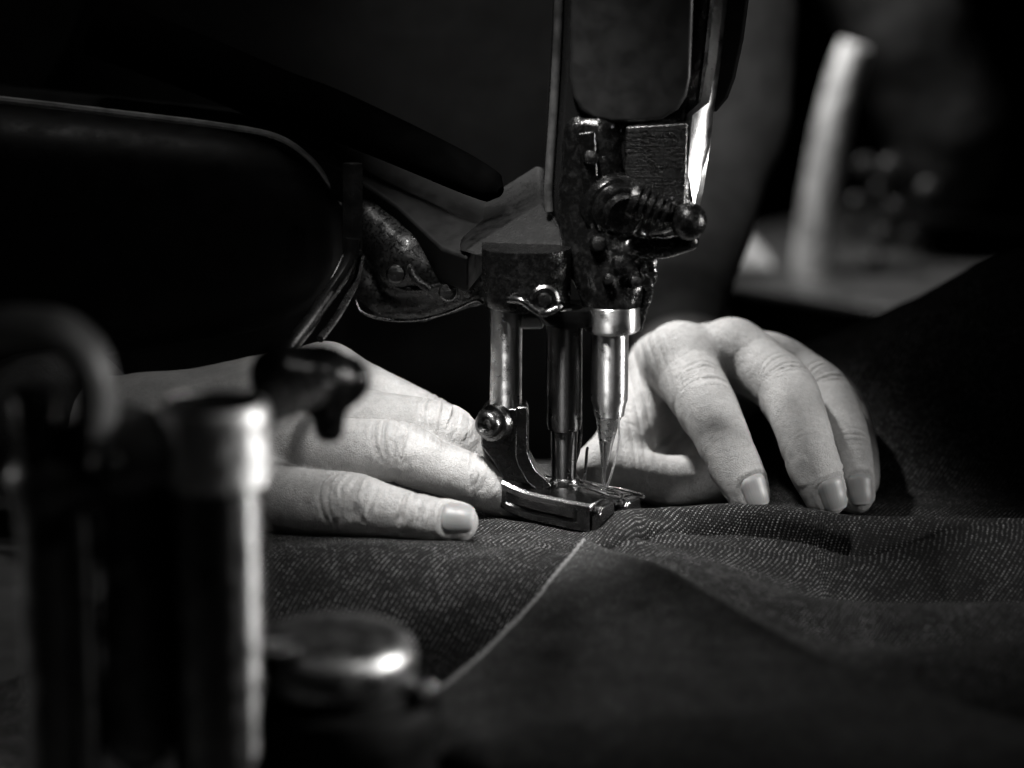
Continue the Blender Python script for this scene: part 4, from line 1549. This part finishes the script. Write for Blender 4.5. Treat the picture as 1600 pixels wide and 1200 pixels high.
# low domed foot of another fitting, front centre-left
YD = -236.0
dc = at(520, 1060, YD)
dome = empty('domed_fitting', (dc[0], YD, TABLE_Z))
tag(dome, 'low black domed metal fitting gleaming beside the foreground post', 'fitting')
kd = FPX / ((dc - CAM) @ FWD)
zt = at(520, 985, YD)[2]
rd = 132 / kd
prof = [(zt, 0.4), (zt - 0.2, rd * .45), (zt - 0.6, rd * .72), (zt - 1.6, rd * .86), (zt - 3.6, rd * .96), (zt - 6, rd * 1.0), (zt - 10, rd * .99), (zt - 12.5, rd * .94), (zt - 13.5, rd * .86)]
turned('dome', dc[0], YD, prof, metal('dome_metal', 0.34, 0.26, spot=0.3, scratch=0.3, bump=0.1), dome, 64, 50)
turned('base', dc[0] + 3, YD, [(zt - 13, rd * .86), (zt - 16, rd * .9), (zt - 17, rd * 1.10), (zt - 20, rd * 1.16), (zt - 26, rd * 1.16), (zt - 27, rd * 1.1), (TABLE_Z, rd * 1.1)], M_matte, dome, 64, 40)
sb = at(440, 1010, YD - 14)
MB().lathe((sb[0], YD - 14, zt - 1), (0, 0, 1), [(0, 6.5), (2.2, 6.2), (2.8, 5.4), (2.8, 3.0), (2.0, 2.4)], 6).build('bolt', M_dark_steel, dome, auto=20)
ls_ = at(655, 1088, YD - 6)
MB().lathe(ls_, (0.8, -0.6, 0.1), [(-6, 5), (2, 5), (4, 4), (4.6, 2)], 24).build('side_screw', M_dark_steel, dome)

# ------------------------------------------------------------------ behind, far out of focus
YBk = 820.0
zb = at(1100, 432, 840)[2]
c1, c2 = on_z(1040, 424, zb), on_z(1420, 488, zb)
bdir = (c2 - c1) / np.linalg.norm(c2 - c1)
bper = np.array([-bdir[1], bdir[0], 0])
bench = empty('workbench', tuple(c1 * .4 + c2 * .6 - np.array([0, 0, 300])))
tag(bench, 'pale edged workbench far behind, running along the right side of the photo', 'workbench')
def bq(a, b, z):
    return c1 + bdir * a + bper * b + np.array([0, 0, z])
MB().add([bq(-60, 0, 0), bq(620, 0, 0), bq(620, 330, 0), bq(-60, 330, 0), bq(-60, 0, -9), bq(620, 0, -9), bq(620, 330, -9), bq(-60, 330, -9)],
         [(0, 1, 2, 3), (7, 6, 5, 4), (0, 4, 5, 1), (1, 5, 6, 2), (2, 6, 7, 3), (3, 7, 4, 0)]).build('top', plain('bench_top', 0.024, 0.4, noise_amt=0.15, scale=0.02), bench, bevel=2.5)
MB().add([bq(-50, 12, -9.5), bq(610, 12, -9.5), bq(610, 320, -9.5), bq(-50, 320, -9.5), bq(-50, 12, -300), bq(610, 12, -300), bq(610, 320, -300), bq(-50, 320, -300)],
         [(0, 1, 2, 3), (7, 6, 5, 4), (0, 4, 5, 1), (1, 5, 6, 2), (2, 6, 7, 3), (3, 7, 4, 0)]).build('cabinet', plain('bench_cabinet', 0.01, 0.7), bench, bevel=2)
Ym = YBk + 30
sm_ = empty('background_machine', (at(1320, 420, Ym)[0], Ym, zb))
tag(sm_, 'second sewing machine standing on the bench behind, only a blur with a bright curved post', 'sewing machine')
M_bgm = metal('background_chrome', 0.85, 0.42, spot=0.2, scratch=0.2, bump=0.1)
cp = crom([at(1268, 440, Ym), at(1272, 380, Ym), at(1284, 290, Ym), at(1302, 190, Ym), at(1322, 110, Ym), at(1336, 70, Ym)], 6)
MB().tube(cp, np.linspace(14.5, 10.5, len(cp)), 24).build('curved_post', M_bgm, sm_)
lump('body', [[w(1420, 60, Ym + 60, 44), w(1480, 200, Ym + 60, 44), w(1470, 250, Ym + 60, 40)], [w(1420, 60, Ym + 60, 38), w(1340, -60, Ym + 60, 36)]], 4.0, 12, 2, 0.03, plain('background_black', 0.004, 0.6, spec=0.2), 1, parent=sm_)
M_bgd = metal('background_steel', 0.04, 0.45)
for px, py, r in ((1352, 262, 12), (1392, 268, 14), (1372, 300, 10), (1338, 318, 9), (1400, 330, 13), (1382, 372, 12), (1420, 372, 10), (1330, 360, 8), (1450, 300, 12), (1365, 410, 9)):
    c0 = at(px, py, Ym - 4)
    MB().lathe(c0, (0.15, -1, 0.1), [(0, r * .68), (2, r * .74), (4, r * .6), (5, r * .3)], 20).build('dial', M_bgd, sm_)
pk = at(1150, 408, YBk + 20)
pk_o = MB()
pk_o.loft([[np.array([pk[0] + a, YBk + 50 + b, zb + 3 + 20 * t]) for a, b in ((-24 + 9 * t, -30 + 9 * t), (30 - 20 * t, -30 + 9 * t), (30 - 20 * t, 30), (-24 + 9 * t, 30))] for t in (0, .5, 1)])
pko = pk_o.build('folded_cloth', plain('pale_cloth', 0.26, 0.9, noise_amt=0.15), None, bevel=5, seg=3)
tag(pko, 'pale folded cloth lying on the bench behind, just right of the machine head', 'cloth')
